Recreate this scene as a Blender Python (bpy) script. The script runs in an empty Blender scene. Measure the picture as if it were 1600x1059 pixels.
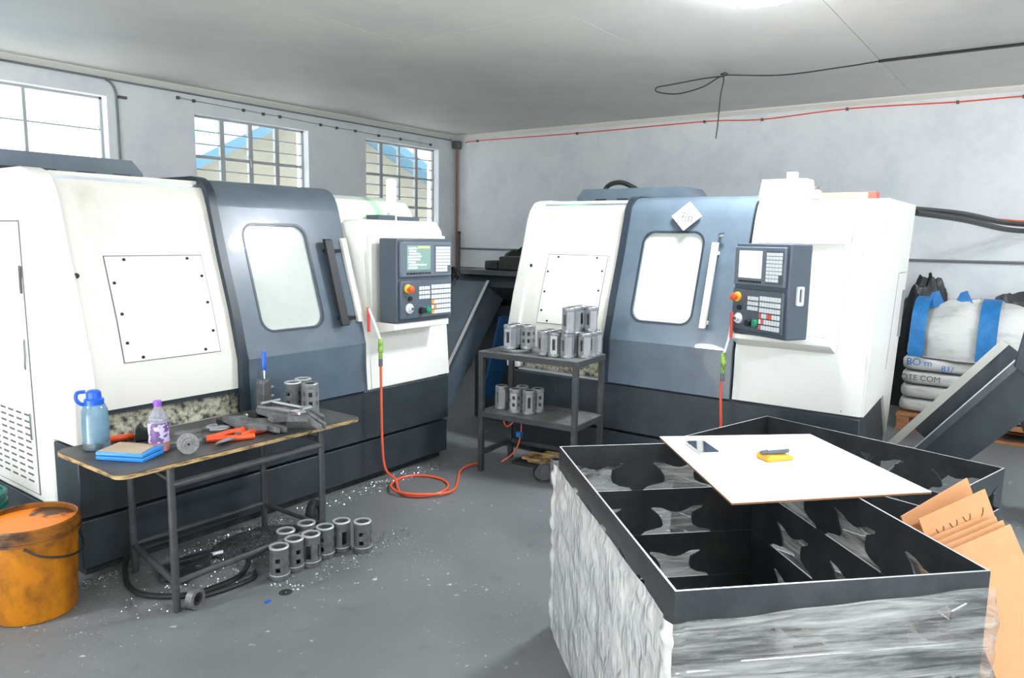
import bpy, bmesh, math, random
from mathutils import Vector, Matrix, noise
from mathutils.geometry import tessellate_polygon
random.seed(7)
S = bpy.context.scene
COL = S.collection
PI = math.pi

# ---------------------------------------------------------------- camera, sky, exposure
cd = bpy.data.cameras.new('camera')
cd.sensor_width = 36.0
cd.lens = 1151.0 / 1600.0 * 36.0
cd.clip_start = 0.02
cam = bpy.data.objects.new('camera', cd)
COL.objects.link(cam)
R3 = Matrix(((0.5913, 0.1005, -0.8002), (-0.8063, 0.0929, -0.5842), (0.0156, 0.9906, 0.1360)))
q = R3.to_quaternion(); q.normalize()
cam.matrix_world = Matrix.Translation((0, 0, 1.65)) @ q.to_matrix().to_4x4()
S.camera = cam

W = bpy.data.worlds.new('sky'); S.world = W; W.use_nodes = True
bg = W.node_tree.nodes['Background']
bg.inputs[0].default_value = (0.80, 0.91, 1.0, 1)
bg.inputs[1].default_value = 1.45

sl = bpy.data.lights.new('sun', 'SUN'); sl.energy = 26.0; sl.angle = 0.01; sl.color = (1.0, 0.98, 0.95)
sun = bpy.data.objects.new('sun', sl); COL.objects.link(sun)
sun.rotation_euler = Vector((0.8, -0.06, -0.6)).to_track_quat('-Z', 'Y').to_euler()
S.view_settings.view_transform = 'Standard'
S.view_settings.look = 'None'
S.view_settings.gamma = 1.0
S.view_settings.use_curve_mapping = False
S.view_settings.exposure = 1.2
LAMP_EMIT = 92.0

# ---------------------------------------------------------------- helpers
def lin(c):
    o = []
    for x in c[:3]:
        x = x / 255.0
        o.append(x / 12.92 if x <= 0.04045 else ((x + 0.055) / 1.055) ** 2.4)
    return (*o, 1.0)

def mat(name, c, rough=0.5, metal=0.0, c2=None, scale=8.0, lo=0.45, hi=0.65, bump=0.0, bscale=60.0, stretch=(1, 1, 1),
        emit=0.0, trans=0.0, alpha=1.0, spec=0.5, coat=0.0, detail=6.0, tr_w=0.0, rvar=0.0):
    m = bpy.data.materials.new(name); m.use_nodes = True
    nt = m.node_tree; N = nt.nodes; L = nt.links
    b = N['Principled BSDF']
    b.inputs['Base Color'].default_value = lin(c)
    b.inputs['Roughness'].default_value = rough
    b.inputs['Metallic'].default_value = metal
    b.inputs['Specular IOR Level'].default_value = spec
    b.inputs['Coat Weight'].default_value = coat
    if trans: b.inputs['Transmission Weight'].default_value = trans
    if alpha < 1: b.inputs['Alpha'].default_value = alpha
    if emit:
        b.inputs['Emission Color'].default_value = lin(c)
        b.inputs['Emission Strength'].default_value = emit
    if c2 or bump or rvar:
        tc = N.new('ShaderNodeTexCoord'); mp = N.new('ShaderNodeMapping')
        mp.inputs['Scale'].default_value = stretch
        L.new(tc.outputs['Object'], mp.inputs[0])
    if c2:
        n = N.new('ShaderNodeTexNoise'); n.inputs['Scale'].default_value = scale
        n.inputs['Detail'].default_value = detail; n.inputs['Roughness'].default_value = 0.65
        L.new(mp.outputs[0], n.inputs['Vector'])
        r = N.new('ShaderNodeValToRGB')
        r.color_ramp.elements[0].position = lo; r.color_ramp.elements[1].position = hi
        r.color_ramp.elements[0].color = lin(c); r.color_ramp.elements[1].color = lin(c2)
        L.new(n.outputs[0], r.inputs[0]); L.new(r.outputs[0], b.inputs['Base Color'])
        if rvar:
            mr = N.new('ShaderNodeMapRange'); mr.inputs[3].default_value = rough; mr.inputs[4].default_value = rough + rvar
            L.new(n.outputs[0], mr.inputs[0]); L.new(mr.outputs[0], b.inputs['Roughness'])
    if bump:
        n2 = N.new('ShaderNodeTexNoise'); n2.inputs['Scale'].default_value = bscale; n2.inputs['Detail'].default_value = 4
        L.new(mp.outputs[0], n2.inputs['Vector'])
        bp = N.new('ShaderNodeBump'); bp.inputs['Strength'].default_value = bump; bp.inputs['Distance'].default_value = 0.01
        L.new(n2.outputs[0], bp.inputs['Height']); L.new(bp.outputs[0], b.inputs['Normal'])
    return m

class MB:
    def __init__(s): s.v = []; s.f = []
    def add(s, vs, fs, M=None):
        o = len(s.v)
        s.v += [tuple(M @ Vector(p)) if M else tuple(p) for p in vs]
        s.f += [tuple(i + o for i in f) for f in fs]
        return s
    def box(s, x0, x1, y0, y1, z0, z1, M=None):
        vs = [(x, y, z) for z in (z0, z1) for y in (y0, y1) for x in (x0, x1)]
        return s.add(vs, [(0, 2, 3, 1), (4, 5, 7, 6), (0, 1, 5, 4), (2, 6, 7, 3), (0, 4, 6, 2), (1, 3, 7, 5)], M)
    def bar(s, a, b, w, h=None):           # rectangular bar between two points
        a = Vector(a); b = Vector(b); h = h or w
        d = (b - a); l = d.length; d.normalize()
        q = d.to_track_quat('X', 'Z').to_matrix().to_4x4()
        return s.box(0, l, -w / 2, w / 2, -h / 2, h / 2, Matrix.Translation(a) @ q)
    def slab(s, poly, fn, t0, t1, holes=()):
        loops = [poly] + list(holes)
        pts = [p for l in loops for p in l]
        tris = tessellate_polygon([[Vector((p[0], p[1], 0)) for p in l] for l in loops])
        n = len(pts)
        vs = [fn(p, t0) for p in pts] + [fn(p, t1) for p in pts]
        fs = [tuple(t) for t in tris] + [tuple(i + n for i in reversed(t)) for t in tris]
        o = 0
        for l in loops:
            k = len(l)
            for i in range(k):
                a, b = o + i, o + (i + 1) % k
                fs.append((a, b, b + n, a + n))
            o += k
        return s.add(vs, fs)
    def tube(s, pts, r, n=8, cap=True, closed=False):
        P = [Vector(p) for p in pts]; k = len(P); rings = []
        up = None
        for i in range(k):
            if closed: t = P[(i + 1) % k] - P[i - 1]
            else: t = P[min(i + 1, k - 1)] - P[max(i - 1, 0)]
            t.normalize()
            if up is None:
                up = Vector((0, 0, 1)) if abs(t.z) < 0.9 else Vector((1, 0, 0))
            x = t.cross(up); x.normalize(); y = x.cross(t); y.normalize(); up = y
            rr = r[i] if isinstance(r, (list, tuple)) else r
            rings.append([P[i] + (x * math.cos(a) + y * math.sin(a)) * rr for a in [2 * PI * j / n for j in range(n)]])
        vs = [p for R in rings for p in R]; fs = []
        for i in range(k if closed else k - 1):
            a = i * n; b = ((i + 1) % k) * n
            for j in range(n): fs.append((a + j, a + (j + 1) % n, b + (j + 1) % n, b + j))
        if cap and not closed:
            fs.append(tuple(range(n))[::-1]); fs.append(tuple(range((k - 1) * n, k * n)))
        return s.add(vs, fs)
    def lathe(s, prof, n=24, M=None, closed=False, phase=0.0):
        vs = []; fs = []
        for r, z in prof:
            for j in range(n):
                a = 2 * PI * j / n + phase; vs.append((r * math.cos(a), r * math.sin(a), z))
        k = len(prof)
        for i in range(k if closed else k - 1):
            b = ((i + 1) % k) * n
            for j in range(n): fs.append((i * n + j, i * n + (j + 1) % n, b + (j + 1) % n, b + j))
        if not closed:
            if prof[0][0] > 1e-5: fs.append(tuple(range(n))[::-1])
            if prof[-1][0] > 1e-5: fs.append(tuple(range((k - 1) * n, k * n)))
        return s.add(vs, fs, M)
    def ball(s, c, r, n=10, sq=(1, 1, 1)):
        prof = [(max(1e-6, math.sin(PI * i / n)) , -math.cos(PI * i / n)) for i in range(n + 1)]
        M = Matrix.Translation(c) @ Matrix.Diagonal((r * sq[0], r * sq[1], r * sq[2], 1))
        return s.lathe([(a, b) for a, b in prof], n + 2, M)
    def mesh(s, name, m, smooth=0.6, bev=0.0):
        me = bpy.data.meshes.new(name); me.from_pydata(s.v, [], s.f)
        bm = bmesh.new(); bm.from_mesh(me)
        bmesh.ops.remove_doubles(bm, verts=bm.verts, dist=1e-5)
        bmesh.ops.recalc_face_normals(bm, faces=bm.faces)
        bm.to_mesh(me); bm.free()
        if smooth:
            me.polygons.foreach_set('use_smooth', [True] * len(me.polygons))
            me.set_sharp_from_angle(angle=smooth)
        if m: me.materials.append(m)
        return me

def link(name, me, parent=None, loc=(0, 0, 0), rot=(0, 0, 0)):
    o = bpy.data.objects.new(name, me); COL.objects.link(o)
    o.location = loc; o.rotation_euler = rot
    if parent: o.parent = parent
    return o
def P(name, mb, m, parent=None, loc=(0, 0, 0), rot=(0, 0, 0), bev=0.0, smooth=0.6, label=None, kind=None):
    o = link(name, mb.mesh(name, m, smooth), parent, loc, rot)
    if bev:
        b = o.modifiers.new('bevel', 'BEVEL'); b.width = bev; b.segments = 2; b.limit_method = 'ANGLE'; b.angle_limit = 0.7
        b.harden_normals = False
    if label: o['label'] = label
    if kind: o['kind'] = kind
    return o
def tag(o, label, cat, group=None):
    o['label'] = label; o['category'] = cat
    if group: o['group'] = group
    return o
def thing(name, label, cat, loc=(0, 0, 0), rz=0.0, group=None):
    return tag(link(name, None, None, loc, (0, 0, rz)), label, cat, group)
def dup(root, loc, rz=0.0, label=None, rot=None):
    ch = {}
    for o in root.children: ch[o] = list(o.children)
    r = root.copy(); COL.objects.link(r); r.location = loc; r.rotation_euler = rot or (0, 0, rz)
    if label: r['label'] = label
    for o, subs in ch.items():
        c = o.copy(); COL.objects.link(c); c.parent = r
        for g in subs:
            d = g.copy(); COL.objects.link(d); d.parent = c
    return r
def struct(name, mb, m, parent=None, smooth=0.6):
    o = P(name, mb, m, parent, smooth=smooth)
    if not parent: o['kind'] = 'structure'
    return o
XY = lambda p, t: (p[0], p[1], t)
XZ = lambda p, t: (p[0], t, p[1])
YZ = lambda p, t: (t, p[0], p[1])
def rrect(x0, x1, y0, y1, r, n=6):
    out = []
    for cx, cy, a0 in ((x1 - r, y1 - r, 0), (x0 + r, y1 - r, 90), (x0 + r, y0 + r, 180), (x1 - r, y0 + r, 270)):
        for i in range(n + 1):
            a = math.radians(a0 + 90 * i / n); out.append((cx + r * math.cos(a), cy + r * math.sin(a)))
    return out
def spline(pts, n=8):
    Pn = [Vector(p) for p in pts]; out = []
    for i in range(len(Pn) - 1):
        p0 = Pn[max(i - 1, 0)]; p1 = Pn[i]; p2 = Pn[i + 1]; p3 = Pn[min(i + 2, len(Pn) - 1)]
        for k in range(n):
            t = k / n
            out.append(0.5 * ((2 * p1) + (p2 - p0) * t + (2 * p0 - 5 * p1 + 4 * p2 - p3) * t * t + (3 * p1 - p0 - 3 * p2 + p3) * t ** 3))
    out.append(Pn[-1]); return out
def textmesh(body, size, font=None):
    c = bpy.data.curves.new('lettering', 'FONT'); c.body = body; c.size = size; c.align_x = 'CENTER'; c.align_y = 'CENTER'
    if font: c.font = font
    o = bpy.data.objects.new('lettering', c); COL.objects.link(o)
    bpy.context.view_layer.update()
    me = bpy.data.meshes.new_from_object(o.evaluated_get(bpy.context.evaluated_depsgraph_get()))
    bpy.data.objects.remove(o); return me

# ---------------------------------------------------------------- materials
M = {}
M['wall'] = mat('painted_plaster', (226, 228, 230), 0.7, c2=(214, 218, 222), scale=2.5, bump=0.15, bscale=40)
M['ceil'] = mat('ceiling_board_paint', (214, 212, 206), 0.6, c2=(204, 203, 199), scale=1.2, bump=0.05, bscale=6)
M['cove'] = mat('cornice_paint', (226, 224, 214), 0.6)
M['white'] = mat('machine_white', (232, 231, 224), 0.32, c2=(222, 219, 206), scale=2.2, lo=0.5, hi=0.8, bump=0.02, bscale=300)
M['whited'] = mat('machine_white_stained', (226, 223, 213), 0.4, c2=(196, 188, 168), scale=3.5, lo=0.55, hi=0.85, stretch=(1, 1, 0.5))
M['grime'] = mat('coolant_splatter', (200, 196, 172), 0.6, c2=(50, 50, 46), scale=22, lo=0.42, hi=0.62)
M['navy'] = mat('machine_dark_paint', (84, 97, 108), 0.28, c2=(98, 111, 122), scale=4, lo=0.4, hi=0.75, coat=0.25, bump=0.03, bscale=260)
M['navyd'] = mat('machine_base_paint', (46, 54, 60), 0.40, c2=(58, 66, 72), scale=5, lo=0.4, hi=0.7, bump=0.05, bscale=220)
M['edge'] = mat('door_edge_rubber', (40, 50, 60), 0.35)
M['black'] = mat('black_plastic', (26, 28, 31), 0.45)
M['panel'] = mat('panel_grey', (78, 88, 98), 0.42, bump=0.03, bscale=300)
M['panel2'] = mat('panel_slate', (98, 108, 118), 0.4)
M['key'] = mat('key_white', (214, 217, 220), 0.5)
M['keyo'] = mat('key_orange', (222, 150, 70), 0.5)
M['keyr'] = mat('key_red', (216, 92, 74), 0.5)
M['screen'] = mat('screen_green', (112, 140, 132), 0.2, emit=0.25)
M['screenw'] = mat('screen_white', (238, 242, 244), 0.2, emit=0.5)
M['scrtext'] = mat('screen_text', (235, 245, 236), 0.3, emit=0.8)
M['scryel'] = mat('screen_yellow', (214, 204, 110), 0.3, emit=0.5)
M['winglass'] = mat('window_reflection', (200, 205, 197), 0.18, c2=(176, 183, 174), scale=3, lo=0.4, hi=0.8, coat=0.5)  # pale tone holds the bright reflection on the door glass
M['chrome'] = mat('polished_steel', (205, 208, 212), 0.22, 1.0)
M['steel'] = mat('machined_steel', (150, 152, 154), 0.4, 0.45, c2=(118, 120, 122), scale=9, lo=0.45, hi=0.8)
M['steeld'] = mat('dark_cast_steel', (112, 114, 116), 0.42, 0.3, c2=(84, 86, 88), scale=25, lo=0.4, hi=0.7)
M['rim'] = mat('bright_cut_edge', (212, 214, 216), 0.35, 0.5)
M['plate'] = mat('mill_scale_plate', (80, 84, 88), 0.34, 0.8, c2=(102, 106, 109), scale=7, lo=0.4, hi=0.8, bump=0.05, bscale=80)
M['platel'] = mat('blue_steel_plate', (84, 90, 96), 0.36, 0.45, c2=(104, 108, 112), scale=9, lo=0.4, hi=0.8, stretch=(1, 1, 0.2))
M['tubeblk'] = mat('painted_tube', (58, 61, 64), 0.38, c2=(74, 76, 78), scale=20, lo=0.45, hi=0.75)
M['rackm'] = mat('rack_paint', (56, 58, 60), 0.5, c2=(84, 86, 87), scale=18, lo=0.5, hi=0.8)
M['shelfm'] = mat('worn_shelf_sheet', (96, 98, 99), 0.42, 0.3, c2=(142, 144, 144), scale=10, lo=0.4, hi=0.75)
M['ply'] = mat('plywood_edge', (188, 156, 104), 0.6, c2=(96, 78, 56), scale=14, lo=0.45, hi=0.6, stretch=(1, 1, 6))
M['mattop'] = mat('oily_table_top', (62, 62, 62), 0.5, c2=(92, 90, 86), scale=6, lo=0.4, hi=0.75, bump=0.15, bscale=90)
M['hose'] = mat('orange_air_hose', (238, 98, 62), 0.35)
M['blueplas'] = mat('blue_plastic', (30, 92, 200), 0.3)
M['bluebox'] = mat('blue_case', (48, 136, 214), 0.4)
M['clearblue'] = mat('tinted_bottle', (138, 176, 200), 0.12, trans=0.45, c2=(110, 136, 148), scale=3)
M['clear'] = mat('clear_plastic', (240, 240, 244), 0.08, trans=0.75, alpha=0.75)
M['juice'] = mat('orange_drink', (232, 74, 38), 0.15, trans=0.1)
M['purple'] = mat('purple_cap', (142, 74, 190), 0.35)
M['lab1'] = mat('drink_label', (196, 186, 214), 0.4, c2=(104, 74, 130), scale=42, lo=0.45, hi=0.5, detail=1)
M['kraft'] = mat('kraft_card', (206, 150, 104), 0.75, c2=(196, 140, 94), scale=4, bump=0.06, bscale=120)
M['kraftd'] = mat('kraft_card_print', (128, 88, 56), 0.75)
M['board'] = mat('hardboard_white', (236, 232, 224), 0.5, c2=(228, 222, 210), scale=3)
M['boarde'] = mat('hardboard_edge', (142, 98, 62), 0.7)
M['tan'] = mat('tan_paper', (180, 160, 136), 0.6)
M['orange'] = mat('tool_orange', (232, 86, 36), 0.4)
M['glove'] = mat('grey_work_glove', (88, 88, 88), 0.8, c2=(124, 124, 124), scale=26, lo=0.4, hi=0.7, bump=0.35, bscale=120)
M['grind'] = mat('grinding_disc', (150, 150, 148), 0.8, c2=(116, 116, 115), scale=70, bump=0.3, bscale=200)
M['rubber'] = mat('rubber', (28, 28, 29), 0.6)
M['bucket'] = mat('orange_bucket_oily', (200, 122, 6), 0.42, c2=(84, 50, 12), scale=8, lo=0.42, hi=0.74, stretch=(1, 1, 0.7), trans=0.0)
M['bucketin'] = mat('orange_bucket_inner', (244, 132, 14), 0.4, c2=(70, 38, 14), scale=3.2, lo=0.46, hi=0.52)
M['bucketr'] = mat('bucket_rim_grease', (150, 92, 24), 0.45, c2=(62, 40, 20), scale=9, lo=0.4, hi=0.65)
M['greenb'] = mat('green_bucket', (16, 92, 84), 0.4, c2=(30, 112, 100), scale=5)
M['greenlamp'] = mat('green_signal', (120, 255, 150), 0.3, emit=2.6)
M['green'] = mat('green_button', (20, 140, 98), 0.35)
M['lime'] = mat('green_coupler', (150, 190, 70), 0.4, c2=(60, 80, 40), scale=30)
M['red'] = mat('red_card', (226, 74, 62), 0.5)
M['peach'] = mat('orange_card', (240, 152, 110), 0.5)
M['yellow'] = mat('yellow_plastic', (240, 180, 60), 0.45)
M['blued'] = mat('blue_panel', (28, 84, 130), 0.5, c2=(34, 98, 146), scale=12)
M['wood'] = mat('pallet_wood', (176, 122, 78), 0.75, c2=(150, 100, 62), scale=5, stretch=(8, 1, 8))
M['sack'] = mat('woven_sack', (212, 211, 206), 0.7, c2=(176, 176, 174), scale=5, lo=0.5, hi=0.75, stretch=(1, 1, 3), bump=0.3, bscale=30)
M['sackblue'] = mat('sack_blue_band', (18, 104, 166), 0.6, c2=(36, 126, 186), scale=12)
M['bag'] = mat('black_bag', (24, 24, 26), 0.35, bump=0.6, bscale=14)
M['cable'] = mat('cable_black', (38, 40, 42), 0.5)
M['cableg'] = mat('conduit_grey', (120, 124, 126), 0.5)
M['rust'] = mat('copper_pipe', (150, 112, 92), 0.6)
M['winbar'] = mat('window_bar', (176, 178, 178), 0.5)
M['brick'] = mat('neighbour_wall', (150, 142, 122), 0.8, c2=(140, 132, 114), scale=2)
M['roofblue'] = mat('neighbour_roof', (86, 132, 160), 0.5)
M['phone'] = mat('phone_glass', (20, 26, 34), 0.05, coat=1.0)
M['junk'] = mat('scrap_black', (32, 33, 34), 0.5, c2=(58, 60, 60), scale=20)
M['chip'] = mat('steel_swarf', (190, 196, 196), 0.3, 0.9)
M['chipd'] = mat('dark_swarf_bed', (40, 42, 43), 0.5, c2=(150, 156, 156), scale=160, lo=0.55, hi=0.7, detail=2, bump=0.8, bscale=200)
M['lampw'] = mat('lamp_diffuser', (240, 248, 255), 0.4, emit=LAMP_EMIT)
M['doorgrey'] = mat('roller_door_frame', (120, 124, 128), 0.5)
M['paper'] = mat('white_paper', (248, 246, 244), 0.6)
M['ink'] = mat('grey_ink', (96, 92, 90), 0.6)
M['bluem'] = mat('blue_mark', (40, 120, 190), 0.6)

# floor: worn dark screed with pale paint scuffs
def floor_mat():
    m = mat('worn_floor_paint', (100, 103, 105), 0.36, c2=(116, 119, 121), scale=1.1, lo=0.35, hi=0.7, bump=0.12, bscale=35, rvar=0.25)
    nt = m.node_tree; N = nt.nodes; L = nt.links; b = N['Principled BSDF']
    base = b.inputs['Base Color'].links[0].from_socket
    tc = N.new('ShaderNodeTexCoord')
    def layer(src, scale, lo, hi, col, det, mask=None):
        n = N.new('ShaderNodeTexNoise'); n.inputs['Scale'].default_value = scale; n.inputs['Detail'].default_value = det
        L.new(tc.outputs['Object'], n.inputs['Vector'])
        r = N.new('ShaderNodeMapRange'); r.inputs[1].default_value = lo; r.inputs[2].default_value = hi
        L.new(n.outputs[0], r.inputs[0])
        f = r.outputs[0]
        if mask:
            n3 = N.new('ShaderNodeTexNoise'); n3.inputs['Scale'].default_value = mask; n3.inputs['Detail'].default_value = 2
            L.new(tc.outputs['Object'], n3.inputs['Vector'])
            r3 = N.new('ShaderNodeMapRange'); r3.inputs[1].default_value = 0.5; r3.inputs[2].default_value = 0.62
            L.new(n3.outputs[0], r3.inputs[0])
            mu = N.new('ShaderNodeMath'); mu.operation = 'MULTIPLY'
            L.new(f, mu.inputs[0]); L.new(r3.outputs[0], mu.inputs[1]); f = mu.outputs[0]
        mx = N.new('ShaderNodeMix'); mx.data_type = 'RGBA'
        L.new(f, mx.inputs[0]); L.new(src, mx.inputs[6]); mx.inputs[7].default_value = lin(col)
        return mx.outputs[2]
    c = layer(base, 9.0, 0.62, 0.95, (74, 76, 77), 8)
    c = layer(c, 24.0, 0.66, 0.70, (196, 198, 194), 3, 2.2)
    c = layer(c, 90.0, 0.70, 0.74, (205, 206, 204), 1, 1.3)
    L.new(c, b.inputs['Base Color'])
    return m
M['floor'] = floor_mat()

# film: stretch wrap - translucent, glossy, wrinkled
def film_mat(streaked):
    m = bpy.data.materials.new('stretch_film_streaked' if streaked else 'stretch_film_crumpled'); m.use_nodes = True
    nt = m.node_tree; N = nt.nodes; L = nt.links
    out = N['Material Output']; b = N['Principled BSDF']
    b.inputs['Base Color'].default_value = lin((240, 240, 237)); b.inputs['Roughness'].default_value = 0.12
    b.inputs['Coat Weight'].default_value = 1.0; b.inputs['Coat Roughness'].default_value = 0.08
    tc = N.new('ShaderNodeTexCoord'); mp = N.new('ShaderNodeMapping')
    mp.inputs['Rotation'].default_value = (0.0, 0.10, 0.0) if streaked else (0.0, 0.9, 0.0)
    mp.inputs['Scale'].default_value = (1.2, 1.2, 14) if streaked else (7.0, 7.0, 4.5)
    L.new(tc.outputs['Object'], mp.inputs[0])
    n = N.new('ShaderNodeTexNoise'); n.noise_type = 'RIDGED_MULTIFRACTAL'; n.normalize = True
    n.inputs['Scale'].default_value = 3.0; n.inputs['Detail'].default_value = 5; n.inputs['Distortion'].default_value = 0.9
    L.new(mp.outputs[0], n.inputs['Vector'])
    bp = N.new('ShaderNodeBump'); bp.inputs['Strength'].default_value = 0.8; bp.inputs['Distance'].default_value = 0.02
    L.new(n.outputs[0], bp.inputs['Height']); L.new(bp.outputs[0], b.inputs['Normal'])
    tl = N.new('ShaderNodeBsdfTranslucent'); tl.inputs[0].default_value = lin((238, 236, 228))
    L.new(bp.outputs[0], tl.inputs['Normal'])
    m1 = N.new('ShaderNodeMixShader'); m1.inputs[0].default_value = 0.4 if streaked else 0.25
    L.new(b.outputs[0], m1.inputs[1]); L.new(tl.outputs[0], m1.inputs[2])
    tr = N.new('ShaderNodeBsdfTransparent'); tr.inputs[0].default_value = lin((240, 240, 238))
    n2 = N.new('ShaderNodeTexNoise'); n2.inputs['Scale'].default_value = 1.6; n2.inputs['Detail'].default_value = 8; n2.inputs['Roughness'].default_value = 0.7
    L.new(mp.outputs[0], n2.inputs['Vector'])
    mr = N.new('ShaderNodeMapRange'); mr.inputs[1].default_value = 0.38; mr.inputs[2].default_value = 0.62
    mr.inputs[3].default_value = 0.42 if streaked else 0.0; mr.inputs[4].default_value = 0.93 if streaked else 0.22  # crumpled face more opaque, putting its lit brightness into the film
    L.new(n2.outputs[0], mr.inputs[0])
    m2 = N.new('ShaderNodeMixShader'); L.new(mr.outputs[0], m2.inputs[0])
    L.new(m1.outputs[0], m2.inputs[1]); L.new(tr.outputs[0], m2.inputs[2])
    L.new(m2.outputs[0], out.inputs[0])
    return m
M['film'] = film_mat(False); M['film2'] = film_mat(True)
def glass_mat():
    m = bpy.data.materials.new('window_pane_glass'); m.use_nodes = True
    nt = m.node_tree; N = nt.nodes; L = nt.links
    b = N['Principled BSDF']; b.inputs['Base Color'].default_value = (0.8, 0.84, 0.85, 1); b.inputs['Roughness'].default_value = 0.1
    tr = N.new('ShaderNodeBsdfTransparent'); tr.inputs[0].default_value = (0.95, 0.97, 0.98, 1)
    mx = N.new('ShaderNodeMixShader'); mx.inputs[0].default_value = 0.88
    L.new(b.outputs[0], mx.inputs[1]); L.new(tr.outputs[0], mx.inputs[2]); L.new(mx.outputs[0], N['Material Output'].inputs[0])
    return m
M['pane'] = glass_mat()

# ---------------------------------------------------------------- room shell
YL, XB, ZC = 7.3, 8.515, 3.124
XN, YR = -4.0, -5.0
struct('yard', MB().box(-16, 20, -18, 20, -0.3, -0.13), mat('concrete_yard', (172, 174, 172), 0.8, c2=(158, 160, 160), scale=0.6))  # unseen yard ground outside, added to bounce sunlight up to the ceiling
struct('floor', MB().box(XN, XB, YR, YL, -0.12, 0.0), M['floor'])
wins = [(0.9, 3.50, 2.30, 2.905), (4.377, 5.823, 1.76, 2.875), (6.735, 8.136, 1.76, 2.89)]
T = 0.22
struct('wall_left', MB().slab([(XN, 0), (XB + T, 0), (XB + T, ZC), (XN, ZC)], XZ, YL, YL + T,
       [[(a, c), (b, c), (b, d), (a, d)] for a, b, c, d in wins]), M['wall'], smooth=0)
struct('wall_back', MB().box(XB, XB + T, YR, YL, 0, ZC), M['wall'], smooth=0)
struct('wall_right', MB().slab([(XN, 0), (XB, 0), (XB, ZC), (XN, ZC)], XZ, YR - T, YR,
       [[(0.0, 0.0 + 1e-3), (5.0, 1e-3), (5.0, 2.7), (0.0, 2.7)]]), M['wall'], smooth=0)
struct('wall_near', MB().slab([(YR, 0), (YL, 0), (YL, ZC), (YR, ZC)], YZ, XN - T, XN,
       [[(-3.6, 1e-3), (4.6, 1e-3), (4.6, 2.85), (-3.6, 2.85)]]), M['wall'], smooth=0)
ce = struct('ceiling', MB().box(XN, XB + T, YR, YL + T, ZC + 0.018, ZC + 0.14), M['ceil'], smooth=0)
gap = 0.0035
xs = [XN, -0.6, 1.8, 4.29, 6.755, XB]
ys = [YR, -2.7, -1.42, -0.07, 1.293, 2.75, 4.2, 5.65, YL]
for i in range(len(xs) - 1):
    for j in range(len(ys) - 1):
        wide = gap if (ys[j] > 1.2 and ys[j] < 1.4) or i == 3 else 0.0012
        mb = MB().box(xs[i] + 0.001, xs[i + 1] - (gap if i == 3 else 0.001), ys[j] + (gap if abs(ys[j] - 1.293) < 0.01 and i < 4 else 0.001), ys[j + 1] - 0.001,
                      ZC + 0.002 * ((i + j) % 2) * 0.5, ZC + 0.0185)
        P('ceiling_panel', mb, M['ceil'], ce, smooth=0)
struct('trim_1', MB().slab([(YL, ZC), (YL, ZC - 0.05), (YL - 0.012, ZC - 0.05), (YL - 0.05, ZC - 0.012), (YL - 0.05, ZC)], YZ, XN, XB), M['cove'])
struct('trim_2', MB().slab([(XB, ZC), (XB, ZC - 0.05), (XB - 0.012, ZC - 0.05), (XB - 0.05, ZC - 0.012), (XB - 0.05, ZC)], XZ, YR, YL), M['cove'])

# windows with individual panes and glazing bars
def window(n, a, b, c, d, cols, rows, thickr, thickc, transom):
    fr = MB(); w = 0.022; y0, y1 = YL + 0.10, YL + 0.135
    for box in ((a, b, y0, y1, c, c + w), (a, b, y0, y1, d - w, d), (a, a + w, y0, y1, c, d), (b - w, b, y0, y1, c, d)): fr.box(*box)
    root = struct('window_%d' % n, fr, M['winbar'], smooth=0)
    ws = [a + w + (b - a - 2 * w) * i / cols for i in range(cols + 1)]
    zs = [d - w - (d - c - 2 * w) * i / rows for i in range(rows + 1)]
    for i in range(1, cols):
        h = 0.026 if i in thickc else 0.013
        P('mullion', MB().box(ws[i] - h, ws[i] + h, y0 - 0.004, y1, c + w, d - w), M['winbar'], root, smooth=0)
    for j in range(1, rows):
        h = 0.017 if j in thickr else 0.006
        P('glazing_bar', MB().box(a + w, b - w, y0 + 0.004, y1 - 0.004, zs[j] - h, zs[j] + h), M['winbar'], root, smooth=0)
    pane = None
    for i in range(cols):
        for j in range(rows):
            P('pane', MB().box(ws[i], ws[i + 1], y0 + 0.014, y0 + 0.018, zs[j + 1], zs[j]), M['pane'], root, smooth=0)
    P('sill', MB().box(a - 0.02, b + 0.02, YL - 0.02, YL + 0.1, c - 0.03, c), M['wall'], root, smooth=0)
    return root
window(1, *wins[0], 4, 2, (), (), None)
w2 = window(2, *wins[1], 4, 8, (3, 6), (1, 2, 3), None)
P('latch', MB().tube([(5.06, YL + 0.09, 2.50), (5.07, YL + 0.06, 2.47), (5.085, YL + 0.06, 2.38)], 0.008, 6), M['winbar'], w2)
window(3, *wins[2], 4, 8, (3, 6), (1, 3), None)

# neighbouring gabled shed seen through the windows
nb = thing('gabled_shed', 'pale neighbouring shed with blue roof edge outside the left wall windows', 'building', (8.6, 10.6, 0))
P('wall', MB().slab([(-4.6, 0), (5.6, 0), (5.6, 1.6), (0.0, 3.85), (-4.6, 1.5)], XZ, 0, 0.3), M['brick'], nb, smooth=0)
for sgn, sl in ((-1, 0.52), (1, 0.41)):
    P('roof', MB().slab([(0.0, 3.87), (sgn * 5.9, 3.87 - 5.9 * sl), (sgn * 5.9, 4.02 - 5.9 * sl), (0.0, 4.05)], XZ, -0.45, 2.2), M['roofblue'], nb, smooth=0)

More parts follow.
